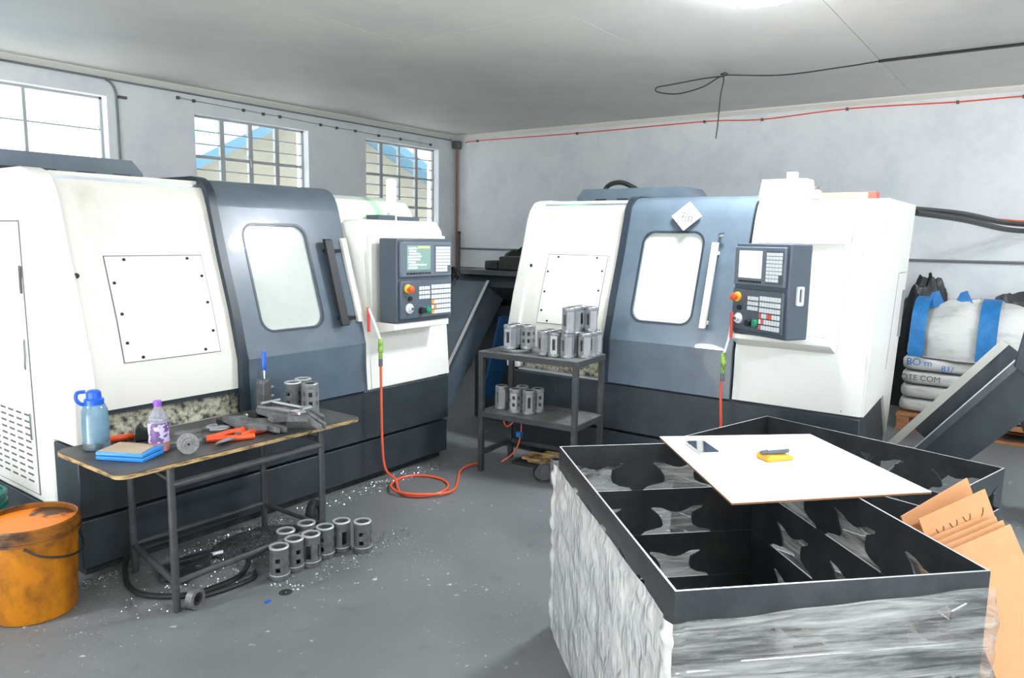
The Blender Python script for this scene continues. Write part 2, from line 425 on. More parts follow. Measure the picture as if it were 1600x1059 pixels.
# ---------------------------------------------------------------- ceiling lamps
def lamp(x, y, label):
    t = thing('ceiling_lamp', label, 'lamp', (x, y, ZC), 0, 'round ceiling lamps')
    P('housing', MB().lathe([(0.05, -0.001), (0.10, -0.02), (0.245, -0.03), (0.25, -0.05), (0.235, -0.055)], 40), M['white'], t)
    P('diffuser', MB().lathe([(0.238, -0.048), (0.235, -0.062), (0.19, -0.085), (0.1, -0.098), (1e-6, -0.10)], 40), M['lampw'], t)
lamp(4.42, 1.50, 'glowing round white ceiling lamp at the top edge of the picture')
lamp(5.5, -1.7, 'round ceiling lamp over the floor right of the far lathe, out of frame')
lamp(-1.3, 4.1, 'round ceiling lamp added left of the viewer, out of frame, to brighten left faces')  # unseen lamp, added to light the left-facing surfaces
lamp(1.2, -1.5, 'round ceiling lamp above and behind the viewer, out of frame')

# ---------------------------------------------------------------- CNC lathes
PR = [(0.635, -0.012), (0.80, 0.0), (0.955, 0.0), (1.23, 0.07), (1.52, 0.165), (1.80, 0.245), (1.86, 0.272), (1.90, 0.305), (1.925, 0.36), (1.935, 0.43)]
def prof(z):
    if z <= PR[0][0]: return PR[0][1]
    for (a, da), (b, db) in zip(PR, PR[1:]):
        if z <= b: return da + (db - da) * (z - a) / (b - a)
    return PR[-1][1]
def skin(off): return lambda p, t: (p[0], prof(p[1]) + off + t, p[1])
def profpoly(z0, z1, back, off=0.0):
    zs = [z0] + [z for z, _ in PR if z0 < z < z1] + [z1]
    return [(prof(z) + off, z) for z in zs] + [(back, z1), (back, z0)]

def control_panel(root, loc, rz, w, lit):
    h = 0.55
    body = P('control_panel', MB().box(0, w, 0, 0.16, 0, h), M['panel'], root, loc, (0, 0, rz), bev=0.008)
    def sub(name, mb, m, **k): return P(name, mb, m, body, **k)
    b = sub('display_bezel', MB().box(0.03 * w, 0.955 * w, -0.022, 0.0, 0.30, 0.53), M['panel2'], bev=0.006)
    sub('screen', MB().box(0.13 * w, 0.55 * w, -0.025, -0.02, 0.345, 0.505), M['screen'] if lit else M['screenw'])
    if lit:
        tx = MB()
        for i in range(8):
            x0 = 0.15 + 0.03 * random.random(); x1 = x0 + 0.1 + 0.25 * random.random(); z = 0.487 - 0.018 * i
            tx.box(x0 * w, min(x1, 0.53) * w, -0.0265, -0.0245, z - 0.004, z + 0.004)
        sub('screen_text', tx, M['scrtext'], kind='stuff')
        sub('screen_title', MB().box(0.32 * w, 0.53 * w, -0.0268, -0.0245, 0.488, 0.500), M['scryel'])
    k = MB()
    for i in range(8): k.box((0.13 + 0.055 * i) * w, (0.165 + 0.055 * i) * w, -0.027, -0.02, 0.318, 0.328)
    sub('soft_keys', k, M['black'], kind='stuff')
    k = MB()
    for i in range(5):
        for j in range(8):
            if i == 4 and j > 5: continue
            k.box((0.645 + 0.055 * i) * w, (0.695 + 0.055 * i) * w, -0.028, -0.02, 0.498 - 0.0215 * j - 0.018, 0.498 - 0.0215 * j)
    sub('keypad', k, M['key'], kind='stuff')
    sub('keypad_plate', MB().box(0.63 * w, 0.93 * w, -0.0235, -0.02, 0.318, 0.51), M['panel'])
    sub('lower_bezel', MB().box(0.03 * w, 0.955 * w, -0.022, 0.0, 0.025, 0.275), M['panel'], bev=0.006)
    k = MB(); ko = MB(); kr = MB()
    for i in range(4):
        for j in range(5):
            if j == 3: continue
            if j == 4: continue
            k.box((0.34 + 0.05 * i) * w, (0.38 + 0.05 * i) * w, -0.028, -0.021, 0.235 - 0.030 * j - 0.022, 0.235 - 0.030 * j)
    for i in range(8):
        for j in range(6):
            tgt = k
            if j in (3, 4, 5) and i < 2 and (i + j) % 2: tgt = ko if lit else kr
            if not lit and j == 3 and i in (3, 4): tgt = kr
            tgt.box((0.565 + 0.046 * i) * w, (0.603 + 0.046 * i) * w, -0.028, -0.021, 0.242 - 0.034 * j - 0.026, 0.242 - 0.034 * j)
    sub('keys', k, M['key'], kind='stuff')
    sub('coloured_keys', ko if lit else kr, M['keyo'] if lit else M['keyr'], kind='stuff')
    RX = Matrix.Rotation(PI / 2, 4, 'X')
    sub('stop_collar', MB().lathe([(0.030, 0), (0.030, 0.012), (0.02, 0.016)], 20, Matrix.Translation((0.14 * w, -0.022, 0.225)) @ RX), M['yellow'])
    sub('stop_button', MB().lathe([(0.012, 0.01), (0.012, 0.03), (0.023, 0.033), (0.022, 0.045), (0.012, 0.05), (1e-6, 0.051)], 20, Matrix.Translation((0.14 * w, -0.022, 0.225)) @ RX), M['orange'])
    sub('feed_dial', MB().lathe([(0.034, 0), (0.033, 0.008), (0.02, 0.012), (0.018, 0.028), (1e-6, 0.03)], 22, Matrix.Translation((0.17 * w, -0.022, 0.095)) @ RX), M['key'])
    sub('dial_hub', MB().lathe([(0.011, 0.024), (0.010, 0.036), (1e-6, 0.038)], 14, Matrix.Translation((0.17 * w, -0.022, 0.095)) @ RX), M['ink'])
    sub('speed_knob', MB().lathe([(0.024, 0), (0.02, 0.024), (1e-6, 0.026)], 16, Matrix.Translation((0.38 * w, -0.022, 0.075)) @ RX), M['black'])
    sub('start_button', MB().lathe([(0.022, 0), (0.022, 0.012), (0.016, 0.018), (1e-6, 0.019)], 18, Matrix.Translation((0.50 * w, -0.022, 0.078)) @ RX), M['green'])
    sub('key_switch', MB().lathe([(0.016, 0), (0.016, 0.012), (1e-6, 0.013)], 14, Matrix.Translation((0.18 * w, -0.022, 0.16)) @ RX), M['black'])
    hf = MB(); hx = w
    hf.slab(rrect(0.055, 0.105, 0.20, 0.31, 0.01), lambda p, t: (hx + t, p[0], p[1]), -0.001, 0.012, [rrect(0.07, 0.09, 0.22, 0.295, 0.006)])
    sub('side_grip', hf, M['key'])
    return body

def lathe_machine(loc, rz, label, second):
    t = thing('cnc_lathe', label, 'machine', loc, rz, 'white and dark grey lathes')
    WD = 2.56 if second else 2.61
    # base
    bd = 0.83 if second else 1.25
    P('plinth', MB().box(0.03, WD - 0.03, 0.05, bd - 0.03, 0.0, 0.64), M['junk'], t)
    P('lower_skirt', MB().box(0.0, WD, 0.0, bd, 0.05, 0.286), M['navyd'], t, bev=0.005)
    up = MB()
    up.slab([(-0.012, 0.306), (-0.012, 0.625), (0.0, 0.64), (bd, 0.64), (bd, 0.306)], YZ, 0.0, WD)
    P('upper_skirt', up, M['navyd'], t, bev=0.004)
    # tray and splash strip below the left panel
    P('chip_ledge', MB().box(0.10, 0.885, -0.004, 0.10, 0.640, 0.652), M['rim'], t)
    P('splash_strip', MB().box(0.10, 0.885, 0.05, 0.2, 0.652, 0.80), M['grime'], t, label='oil splattered cream strip below the panel')
    P('dark_lip', MB().box(0.10, 0.885, 0.012, 0.06, 0.775, 0.802), M['navyd'], t)  # strip in the dark base colour under the panel's lower edge
    # left panel
    P('left_panel', MB().slab(profpoly(0.80, 1.90, 1.05), YZ, 0.10, 0.90), M['whited'], t, smooth=0.35)
    P('top_rail', MB().box(0.10, 0.86, prof(1.9) + 0.01, prof(1.9) + 0.035, 1.900, 1.916), M['chrome'], t)
    P('rail_channel', MB().box(0.10, 0.90, prof(1.9) + 0.03, 1.05, 1.895, 1.937), M['whited'], t)
    hz0, hz1 = 1.015, 1.532
    P('hatch_gap', MB().slab([(0.250, hz0), (0.768, hz0), (0.768, 1.23), (0.768, 1.52), (0.768, hz1), (0.250, hz1), (0.250, 1.52), (0.250, 1.23)], skin(-0.0035), 0, 0.01), M['ink'], t)
    hatch = P('hatch_cover', MB().slab([(0.254, hz0 + 0.004), (0.764, hz0 + 0.004), (0.764, 1.23), (0.764, 1.52), (0.764, hz1 - 0.004), (0.254, hz1 - 0.004), (0.254, 1.52), (0.254, 1.23)], skin(-0.006), 0, 0.01), M['white'], t)
    for su, sz in ((0.345, 1.512), (0.68, 1.514), (0.275, 1.40), (0.28, 1.25), (0.28, 1.11), (0.742, 1.42), (0.742, 1.28), (0.742, 1.13), (0.345, 1.035), (0.68, 1.037)):
        P('screw', MB().lathe([(0.0085, 0), (0.0075, 0.005), (1e-6, 0.006)], 10, Matrix.Translation((su, prof(sz) - 0.006, sz)) @ Matrix.Rotation(PI / 2, 4, 'X')), M['black'], hatch)
    P('plug', MB().lathe([(0.014, 0), (0.012, 0.008), (1e-6, 0.009)], 10, Matrix.Translation((0.108, prof(1.44) - 0.006, 1.44)) @ Matrix.Rotation(PI / 2, 4, 'X')), M['black'], t)
    # left end cabinet
    le = [(0.23, 0.30), (0.23, 0.655), (-0.018, 0.655)] + [(prof(z) - 0.018, z) for z, _ in PR[2:-2]] + [(0.32, 1.93), (0.40, 1.95), (1.25, 1.95), (1.25, 0.30)]
    P('end_cabinet', MB().slab(le, YZ, -0.008, 0.105), M['white'], t, bev=0.012)
    P('cabinet_door', MB().slab([(0.405, 0.34), (0.43, 1.69), (1.10, 1.69), (1.10, 0.34)], YZ, -0.014, 0.01), M['white'], t)
    P('door_gap', MB().slab([(0.400, 0.334), (0.425, 1.696), (1.106, 1.696), (1.106, 0.334)], YZ, -0.011, 0.01), M['ink'], t)
    lv = MB()
    for i in range(6):
        for j in range(11):
            d0 = 0.455 + 0.098 * i; z = 0.735 - 0.034 * j
            lv.box(-0.0155, -0.013, d0, d0 + 0.062, z - 0.0045, z + 0.0045)
    P('louvre_slots', lv, M['ink'], t, kind='stuff')
    for z in (1.42, 0.69):
        P('latch', MB().slab(rrect(0.425, 0.445, z - 0.075, z + 0.06, 0.006), YZ, -0.020, -0.012).box(-0.0215, -0.0195, 0.430, 0.440, z - 0.05, z + 0.045), M['chrome'] if z < 1 else M['ink'], t)
    P('wire_pull', MB().tube(spline([(-0.006, 0.46, 1.13), (-0.02, 0.44, 1.10), (-0.022, 0.435, 1.04), (-0.02, 0.45, 0.98), (-0.006, 0.47, 0.965)], 5), 0.004, 6), M['cableg'], t)
    # rear housing and roof
    P('rear_housing', MB().slab([(0.5, 0.64), (bd, 0.64), (1.22, 1.90), (0.5, 1.90)], YZ, 0.10, WD - 0.02), M['white'], t)
    # sliding door
    u0, u1 = 0.885, 1.785
    hole = [(u, z) for u, z in rrect(1.045, 1.475, 1.10, 1.70, 0.075)]
    do = MB()
    do.slab([(u0, 0.955), (u1, 0.955), (u1, 1.23), (u1, 1.52), (u1, 1.80), (u0, 1.80), (u0, 1.52), (u0, 1.23)], skin(-0.022), 0, 0.04, [hole])
    do.slab([(prof(z) - 0.022, z) for z in (0.645, 0.80, 0.955)] + [(prof(z) + 0.018, z) for z in (0.955, 0.80, 0.645)], YZ, u0, u1)
    arc = [(0.223, 1.80), (0.238, 1.845), (0.258, 1.885), (0.29, 1.922), (0.335, 1.945), (0.40, 1.955), (0.75, 1.955)]
    do.slab(arc + [(d + 0.0, z - 0.05) for d, z in reversed(arc[3:])] + [(0.28, 1.80)], YZ, u0, u1)
    door = P('sliding_door', do, M['navy'], t, smooth=0.5)
    gl = [(u, z) for u, z in rrect(1.043, 1.477, 1.098, 1.702, 0.076)]
    P('door_window', MB().slab(gl, skin(-0.006), 0, 0.012), M['winglass'], door, label='pale door window with bright reflection in its colour')
    gk = MB().slab(rrect(1.030, 1.490, 1.085, 1.715, 0.085), skin(-0.0245), 0, 0.01, [rrect(1.043, 1.477, 1.098, 1.702, 0.076)])
    P('window_gasket', gk, M['edge'], door)
    ed = MB()
    zs = [(prof(z) - 0.036, z) for z in (0.645, 0.80, 0.955, 1.23, 1.52, 1.80)] + [(d - 0.014, z + 0.012) for d, z in arc[1:]]
    back = [(d + 0.04, z - (0.03 if z > 1.9 else 0)) for d, z in reversed(zs)]
    ed.slab(zs + back, YZ, u0 - 0.028, u0 + 0.02)
    P('door_edge', ed, M['edge'], door, smooth=0.5)
    hb = MB(); hu = 1.60
    za, zb = 1.09, 1.62
    if not second:
        hb.slab([(prof(zb) - 0.085, zb), (prof(zb) - 0.06, zb + 0.005), (prof(za) - 0.06, za - 0.005), (prof(za) - 0.085, za)], YZ, hu - 0.03, hu + 0.03)
        for z in (1.55, 1.13): hb.box(hu - 0.012, hu + 0.1, prof(z) - 0.07, prof(z) - 0.02, z - 0.012, z + 0.012)
        P('door_handle', hb, M['black'], door, bev=0.004)
        P('edge_guard', MB().slab([(u1 - 0.045, 1.10), (u1 - 0.005, 1.10), (u1 - 0.005, 1.63), (u1 - 0.045, 1.63)], skin(-0.045), 0, 0.03), M['white'], door)
    else:
        hb.slab([(prof(zb) - 0.10, zb + 0.02), (prof(zb) - 0.07, zb + 0.02), (prof(za) - 0.07, za), (prof(za) - 0.10, za)], YZ, hu - 0.03, hu + 0.01)
        for z in (1.57, 1.12): hb.box(hu - 0.02, hu + 0.005, prof(z) - 0.075, prof(z) - 0.02, z - 0.012, z + 0.012)
        P('door_handle', hb, M['white'], door, bev=0.004, label='white bar handle')
        P('lock_bolt', MB().tube([(1.59, prof(1.69) - 0.022, 1.685), (1.60, prof(1.69) - 0.06, 1.69), (1.63, prof(1.69) - 0.065, 1.70)], 0.012, 8), M['chrome'], door)
    # right body
    if not second:
        rp = [(prof(z), z) for z, _ in PR[:6]] + [(0.27, 1.84), (0.31, 1.89), (0.37, 1.915), (0.46, 1.925), (0.62, 1.925), (0.62, 0.64), (0.2, 0.64)]
        P('right_body', MB().slab(rp, YZ, u1 + 0.012, 2.50), M['white'], t, bev=0.05, smooth=0.5)
        # protruding control housing
        ho = MB()
        def fd(z): return -0.02 + 0.085 * (z - 0.64) / 1.11
        f0, f1 = 1.84, WD
        zt, zb2 = 1.645, 1.085
        def front(p, tt): return (p[0], fd(p[1]) + tt, p[1])
        ho.slab([(f0, 0.645), (f1, 0.645), (f1, 1.685), (f1 - 0.055, 1.755), (f0, 1.755)], front, 0, 0.5,
                [[(1.885, zb2), (f1 - 0.02, zb2), (f1 - 0.02, zt), (1.885, zt)]])
        ho.add([(f0, fd(0.645), 0.645), (f0, fd(1.755), 1.755), (f0, 0.4, 1.755), (f0, 0.4, 0.645), (u1 + 0.005, fd(0.645) + 0.06, 0.645), (u1 + 0.005, 0.30, 1.72), (u1 + 0.005, 0.4, 1.72), (u1 + 0.005, 0.4, 0.645)],
               [(0, 1, 5, 4), (1, 2, 6, 5), (4, 5, 6, 7), (0, 4, 7, 3)])
        P('control_housing', ho, M['white'], t, smooth=0.3)
        P('housing_niche', MB().box(1.88, f1 - 0.01, 0.02, 0.10, zb2 - 0.01, zt + 0.01), M['white'], t)
        P('panel_ledge', MB().slab([(-0.17, 1.04), (-0.17, 1.083), (0.03, 1.083), (0.03, 1.0)], YZ, 1.90, 2.43), M['white'], t, bev=0.004)
        control_panel(t, (1.905, -0.185, 1.085), 0.0, 0.535, True)
        # signal light and cable box on top of the housing
        P('signal_base', MB().lathe([(0.04, 0), (0.04, 0.025), (0.03, 0.03), (0.03, 0.06)], 18, Matrix.Translation((2.20, 0.16, 1.755))), M['white'], t)
        P('signal_lens', MB().lathe([(0.026, 0.055), (0.033, 0.11), (0.034, 0.27), (0.028, 0.282), (1e-6, 0.284)], 18, Matrix.Translation((2.20, 0.16, 1.755))), M['greenlamp'], t, label='glowing green signal light')
        P('cable_box', MB().box(2.02, 2.18, 0.10, 0.22, 1.755, 1.79).box(2.23, 2.44, 0.12, 0.2, 1.755, 1.785), M['panel'], t, bev=0.004)
    else:
        nz0, nz1, na, nb_ = 1.085, 1.645, 1.83, 2.365
        rb = MB().slab([(u1 + 0.012, 0.645), (WD, 0.645), (WD, 0.80), (WD, 0.955), (WD, 1.23), (WD, 1.52), (WD, 1.80), (u1 + 0.012, 1.80), (u1 + 0.012, 1.52), (u1 + 0.012, 1.23), (u1 + 0.012, 0.955), (u1 + 0.012, 0.80)],
                       skin(0), 0, 0.03, [[(na, nz0), (nb_, nz0), (nb_, 1.23), (nb_, 1.52), (nb_, nz1), (na, nz1), (na, 1.52), (na, 1.23)]])
        top = [(prof(1.80), 1.80), (0.285, 1.88), (0.31, 1.91), (0.345, 1.92), (0.62, 1.92), (0.62, 1.80)]
        rb.slab(top, YZ, u1 + 0.012, WD)
        P('right_body', rb, M['white'], t, smooth=0.35)
        P('niche_back', MB().box(na - 0.02, nb_ + 0.02, 0.205, 0.23, nz0 - 0.02, nz1 + 0.03), M['white'], t)
        for u in (na - 0.012, nb_):
            ck = MB().slab([(prof(nz0) - 0.03, nz0), (prof(1.23) - 0.02, 1.23), (prof(1.52) - 0.012, 1.52), (prof(nz1) - 0.01, nz1), (prof(nz1) + 0.01, 1.72), (0.21, nz1), (0.21, nz0)], YZ, u, u + 0.03)
            P('niche_cheek', ck, M['white'], t)
        P('panel_ledge', MB().slab([(-0.13, 1.055), (-0.13, nz0), (0.21, nz0), (0.21, 1.03), (0.0, 1.0)], YZ, na - 0.02, nb_ + 0.03), M['white'], t, bev=0.004)
        P('niche_hood', MB().slab([(prof(nz1) - 0.012, nz1), (prof(1.77) - 0.02, 1.77), (prof(1.80), 1.80), (prof(1.80) + 0.02, nz1)], YZ, na - 0.012, nb_ + 0.03), M['white'], t)
        P('panel_arm', MB().box(1.98, 2.12, 0.0, 0.22, 1.20, 1.35), M['white'], t)
        control_panel(t, (1.80, -0.085, 1.09), -math.radians(30), 0.455, False)
        P('seam_line', MB().slab([(2.452, 0.66), (2.456, 0.66), (2.466, 1.60), (2.462, 1.60)], skin(-0.0015), 0, 0.004), M['ink'], t)
        # right side sheet with its door outline
        P('side_sheet', MB().slab([(0.0, 0.645), (prof(1.23), 1.23), (prof(1.52), 1.52), (0.30, 1.915), (1.27, 1.92), (0.83, 0.37), (0.60, 0.68)], YZ, WD, WD + 0.015), M['white'], t, smooth=0)
        P('side_door_line', MB().slab([(0.60, 0.85), (0.80, 1.46), (0.804, 1.46), (0.604, 0.85)], YZ, WD + 0.014, WD + 0.0165).box(WD + 0.014, WD + 0.0165, 0.80, 1.08, 1.458, 1.462), M['ink'], t)
        P('side_latch', MB().slab([(0.93, 1.03), (0.955, 1.03), (1.03, 1.34), (1.005, 1.34)], YZ, WD + 0.012, WD + 0.03), M['steel'], t)
    # dark cover box on the roof
    cu0, cu1 = (0.10, 1.10) if second else (-0.15, 0.80)
    cd0, cd1 = 0.80, 1.2
    cv = MB().slab([(cu0, 1.94), (cu1, 1.94), (cu1, 1.99), (cu1 - 0.06, 2.06), (cu0 + 0.06, 2.06), (cu0, 1.99)], XZ, cd0, cd1)
    co = P('roof_cover', cv, M['navy'], t, smooth=0.2)
    P('cover_foot', MB().box(cu0 + 0.02, cu1 - 0.02, cd0 + 0.02, cd1 - 0.02, 1.89, 1.941), M['navyd'], t)
    sl = MB()
    for i in range(4): sl.box(cu0 + 0.18 + 0.2 * i, cu0 + 0.28 + 0.2 * i, cd0 - 0.003, cd0 + 0.002, 1.962, 1.978)
    P('vent_slots', sl, M['black'], co, kind='stuff')
    if second:
        P('cable_arch', MB().tube(spline([(cu0 + 0.05, 1.1, 1.96), (cu0 + 0.12, 1.1, 2.10), (cu0 + 0.26, 1.1, 2.13), (cu0 + 0.42, 1.1, 2.06)], 8), 0.02, 8), M['cable'], co)
        # good-fortune diamond on the door
        zc, uc = 1.815, 1.34
        q2 = 0.108
        cp = P('paper_diamond', MB().slab([(uc - q2, zc), (uc, zc - q2 + 0.01), (uc + q2, zc), (uc, zc + q2 - 0.01)], lambda p, tt: (p[0], 0.245 + (p[1] - 1.80) * 0.45 - 0.05 + tt, p[1]), 0, 0.006), M['paper'], door,
               label='white paper diamond with a character')
        try:
            fnt = bpy.data.fonts.load(bpy.utils.system_resource('DATAFILES') + '/fonts/Noto Sans CJK Regular.woff2')
        except Exception:
            fnt = None
        me = textmesh('福', 0.105, fnt); me.materials.append(M['ink'])
        xs_ = [v.co.x for v in me.vertices]; ys_ = [v.co.y for v in me.vertices]; k = 0.095 / (max(ys_) - min(ys_))
        for v in me.vertices: v.co = ((v.co.x - (max(xs_) + min(xs_)) / 2) * k, (v.co.y - (max(ys_) + min(ys_)) / 2) * k, 0)
        link('lettering', me, cp, (uc, 0.245 + (zc - 1.80) * 0.45 - 0.052, zc), (PI / 2 - math.atan(0.45), 0, 0))
    return t
lathe_machine((1.49, 3.59, 0), 0.0, 'large white lathe along the left wall with stained dark sliding door and green signal light', False)
lathe_machine((4.6, 3.39, 0), -PI / 2, 'white lathe by the back wall with paper diamond on its dark door', True)

# chip conveyors rising out of the right end of each lathe
def conveyor(loc, rz, label, w, run, second):
    t = thing('chip_conveyor', label, 'conveyor', loc, rz, 'inclined chip conveyors')
    ang = math.atan(1.3)
    dx, dz = run, run * 1.3
    n = (-math.sin(ang), math.cos(ang))
    th = 0.26
    a = (0.0, 0.10); b = (dx, 0.10 + dz)
    a2 = (a[0] - n[0] * th, 0.04); b2 = (b[0] - n[0] * th, b[1] - n[1] * th)
    P('trough', MB().slab([a, b, b2, a2], lambda p, tt: (p[0], tt, p[1]), 0, w), M['navyd'] if second else M['navy'], t)  # lighter colour on the near trough puts in the light on its top
    for y, off in ((-0.012, 0.02), (w, 0.13 if second else 0.03)):
        sa = 0.30 if second else 0.0
        a = (dx * sa, 0.10 + dz * sa)
        o1 = (a[0] + n[0] * off, a[1] + n[1] * off); o2 = (b[0] + n[0] * off, b[1] + n[1] * off)
        P('side_flange', MB().slab([o1, o2, (b[0] - n[0] * 0.02, b[1] - n[1] * 0.02), (a[0] - n[0] * 0.02, a[1] - n[1] * 0.02)], XZ, y, y + 0.014), M['platel'], t)
    a = (0.0, 0.10)
    P('edge_strip', MB().slab([(a[0] + n[0] * 0.024, a[1] + n[1] * 0.024), (b[0] + n[0] * 0.024, b[1] + n[1] * 0.024), (b[0] + n[0] * 0.018, b[1] + n[1] * 0.018), (a[0] + n[0] * 0.018, a[1] + n[1] * 0.018)], XZ, -0.016, 0.012), M['rim'], t)
    if second:
        k1, k2 = 0.134, 0.085
        P('far_rim', MB().slab([(a[0] + n[0] * k1, a[1] + n[1] * k1), (b[0] + n[0] * k1, b[1] + n[1] * k1), (b[0] + n[0] * k2, b[1] + n[1] * k2), (a[0] + n[0] * k2, a[1] + n[1] * k2)], XZ, w - 0.008, w + 0.0165), M['cove'], t)
        hp = [(dx - 0.02, b[1] - 0.02), (dx + 0.02, b[1] + 0.25), (dx + 0.12, b[1] + 0.45), (dx + 0.55, b[1] + 0.45), (dx + 0.55, b2[1] - 0.12), (b2[0] + 0.05, b2[1] - 0.12), (b2[0] - 0.02, b2[1])]
        P('head_box', MB().slab(hp, XZ, -0.02, w + 0.02), M['navyd'], t, bev=0.006)
        P('discharge_leg', MB().box(dx + 0.135, dx + 0.30, -0.01, 0.12, 0.0, b2[1] - 0.05), M['navyd'], t)
        P('brace', MB().bar((dx + 0.02, 0.25, b2[1] - 0.12), (dx + 0.30, 0.25, 0.05), 0.06), M['navyd'], t)
    else:
        hp = [(dx - 0.02, b[1] - 0.04), (dx + 0.05, b[1] + 0.06), (dx + 0.45, b[1] + 0.06), (dx + 0.45, b[1] - 0.25), (b2[0], b2[1])]
        P('head_box', MB().slab(hp, XZ, -0.35, w), M['navyd'], t, bev=0.004)
        P('head_tray', MB().box(dx - 0.02, dx + 0.5, -0.42, w - 0.05, b[1] + 0.06, b[1] + 0.10), M['platel'], t)
        P('discharge_leg', MB().box(dx + 0.2, dx + 0.4, -0.25, w - 0.05, 0.0, b[1] - 0.22), M['navyd'], t)
        P('motor', MB().box(dx + 0.05, dx + 0.28, -0.3, -0.06, b[1] + 0.10, b[1] + 0.22).box(dx + 0.08, dx + 0.25, -0.02, 0.12, b[1] + 0.10, b[1] + 0.18), M['junk'], t, bev=0.015)
        P('side_panel', MB().slab([(0.62, 0.30), (0.80, 0.30), (0.98, 0.56), (0.98, 0.98), (0.86, 0.98)], XZ, -0.16, -0.14), M['blued'], t, label='blue panel at the side')  # plain blue sheet set beside the conveyor
    return t
conveyor((4.12, 3.92, 0), 0.0, 'inclined grey chip conveyor between the near lathe and the rack', 0.36, 0.9, False)
conveyor((5.1, 0.795, 0), -PI / 2, 'dark inclined chip conveyor at the right edge in front of the sacks', 0.42, 0.68, True)

# ---------------------------------------------------------------- perforated sleeves
def perf(mb, n, zs, rout, rin, hole, phase=0.0):
    nz = len(zs) - 1
    def pt(i, j, o):
        a = 2 * PI * i / n + phase
        r = (rout(a, zs[j]) if o else rin)
        return (r * math.cos(a), r * math.sin(a), zs[j])
    for i in range(n):
        for j in range(nz):
            if hole(i % n, j): continue
            A, B, Cc, D = pt(i, j, 1), pt(i + 1, j, 1), pt(i + 1, j + 1, 1), pt(i, j + 1, 1)
            a, b, c, d = pt(i, j, 0), pt(i + 1, j, 0), pt(i + 1, j + 1, 0), pt(i, j + 1, 0)
            mb.add([A, B, Cc, D, a, b, c, d], [(0, 1, 2, 3), (7, 6, 5, 4)])
            if j == 0 or hole(i, j - 1): mb.add([A, B, b, a], [(3, 2, 1, 0)])
            if j == nz - 1 or hole(i, j + 1): mb.add([D, Cc, c, d], [(0, 1, 2, 3)])
            if hole((i - 1) % n, j): mb.add([A, D, d, a], [(0, 1, 2, 3)])
            if hole((i + 1) % n, j): mb.add([B, Cc, c, b], [(3, 2, 1, 0)])
    return mb
def sleeve_round(style, label, group):
    t = thing('steel_sleeve', label, 'sleeve', (0, 0, 0), 0, group)
    mb = MB(); n = 24
    zs = [0.028, 0.045, 0.068, 0.092, 0.115, 0.138, 0.160]
    if style == 0: hole = lambda i, j: j in (1, 3) and i % 6 in (0, 1)
    else: hole = lambda i, j: j in (1, 2, 3) and i % 6 in (0, 1, 2)
    perf(mb, n, zs, lambda a, z: 0.046, 0.037, hole)
    P('wall', mb, M['steeld'], t, smooth=0.5)
    P('flange', MB().lathe([(0.038, 0.0), (0.046, 0.0), (0.049, 0.006), (0.049, 0.028), (0.038, 0.028)], n, closed=True), M['steeld'], t)
    P('flange_edge', MB().lathe([(0.0465, 0.0275), (0.0495, 0.0275), (0.0495, 0.031), (0.0465, 0.031)], n, closed=True), M['rim'], t)
    P('mouth_rim', MB().lathe([(0.0362, 0.158), (0.0472, 0.158), (0.0472, 0.1625), (0.045, 0.165), (0.0362, 0.165)], n, closed=True), M['rim'], t, label='bright machined rim')
    return t
def sleeve_hex(style, label, group):
    t = thing('valve_cage', label, 'machined part', (0, 0, 0), 0, group)
    n = 24; mb = MB()
    def ro(a, z):
        s = 2 * PI / 6; k = (a % s) - s / 2
        return min(0.046, 0.0395 / math.cos(k))
    zs = [0.022, 0.045, 0.07, 0.095, 0.12, 0.142]
    if style == 0: hole = lambda i, j: j in (1, 2, 3) and i % 4 in (1, 2) and (i // 4) % 2 == 0
    else: hole = lambda i, j: j in (1, 3) and i % 4 in (1, 2)
    perf(mb, n, zs, ro, 0.030, hole)
    P('body', mb, M['steel'], t, smooth=0.4)
    P('foot', MB().lathe([(0.028, 0.0), (0.043, 0.0), (0.046, 0.004), (0.046, 0.022), (0.028, 0.022)], n, closed=True), M['steel'], t)
    P('collar', MB().lathe([(0.030, 0.142), (0.043, 0.142), (0.0445, 0.146), (0.0445, 0.163), (0.041, 0.168), (0.030, 0.168)], n, closed=True), M['steel'], t)
    P('bore', MB().lathe([(0.0275, 0.004), (0.0285, 0.004), (0.0285, 0.165), (0.0275, 0.165)], 16, closed=True), M['junk'], t)  # black liner puts the deep shade of the slots into the colour
    return t

# ---------------------------------------------------------------- work table
TZ = 0.68
tb = thing('work_table', 'low work table with oily plywood top on a black tube frame before the near lathe', 'table', (2.0, 3.22, 0))
def tl(x, y, z): return (x - 2.0, y - 3.22, z)
top = rrect(1.37 - 2, 2.66 - 2, 2.935 - 3.22, 3.525 - 3.22, 0.05)
P('table_top', MB().slab(top, XY, 0.660, 0.6755), M['ply'], tb, label='plywood board with chipped bare edges')
P('oil_mat', MB().slab(rrect(1.375 - 2, 2.655 - 2, 2.94 - 3.22, 3.52 - 3.22, 0.05), XY, 0.6755, TZ), M['mattop'], tb)
LG = {'fl': (1.60, 2.968), 'fr': (2.41, 2.972), 'bl': (1.685, 3.49), 'br': (2.41, 3.475)}
for k, (x, y) in LG.items():
    P('leg', MB().tube([tl(x, y, 0.0), tl(x, y, 0.655)], 0.017, 12), M['tubeblk'], tb)
def rail(a, b, z, r=0.013):
    P('rail', MB().tube([tl(*LG[a], z), tl(*LG[b], z)], r, 10), M['tubeblk'], tb)
rail('fl', 'fr', 0.575, 0.017); rail('bl', 'br', 0.585); rail('fl', 'bl', 0.60); rail('fr', 'br', 0.60)
rail('fl', 'fr', 0.135, 0.015); rail('bl', 'br', 0.145); rail('fl', 'bl', 0.135, 0.015); rail('fr', 'br', 0.14)
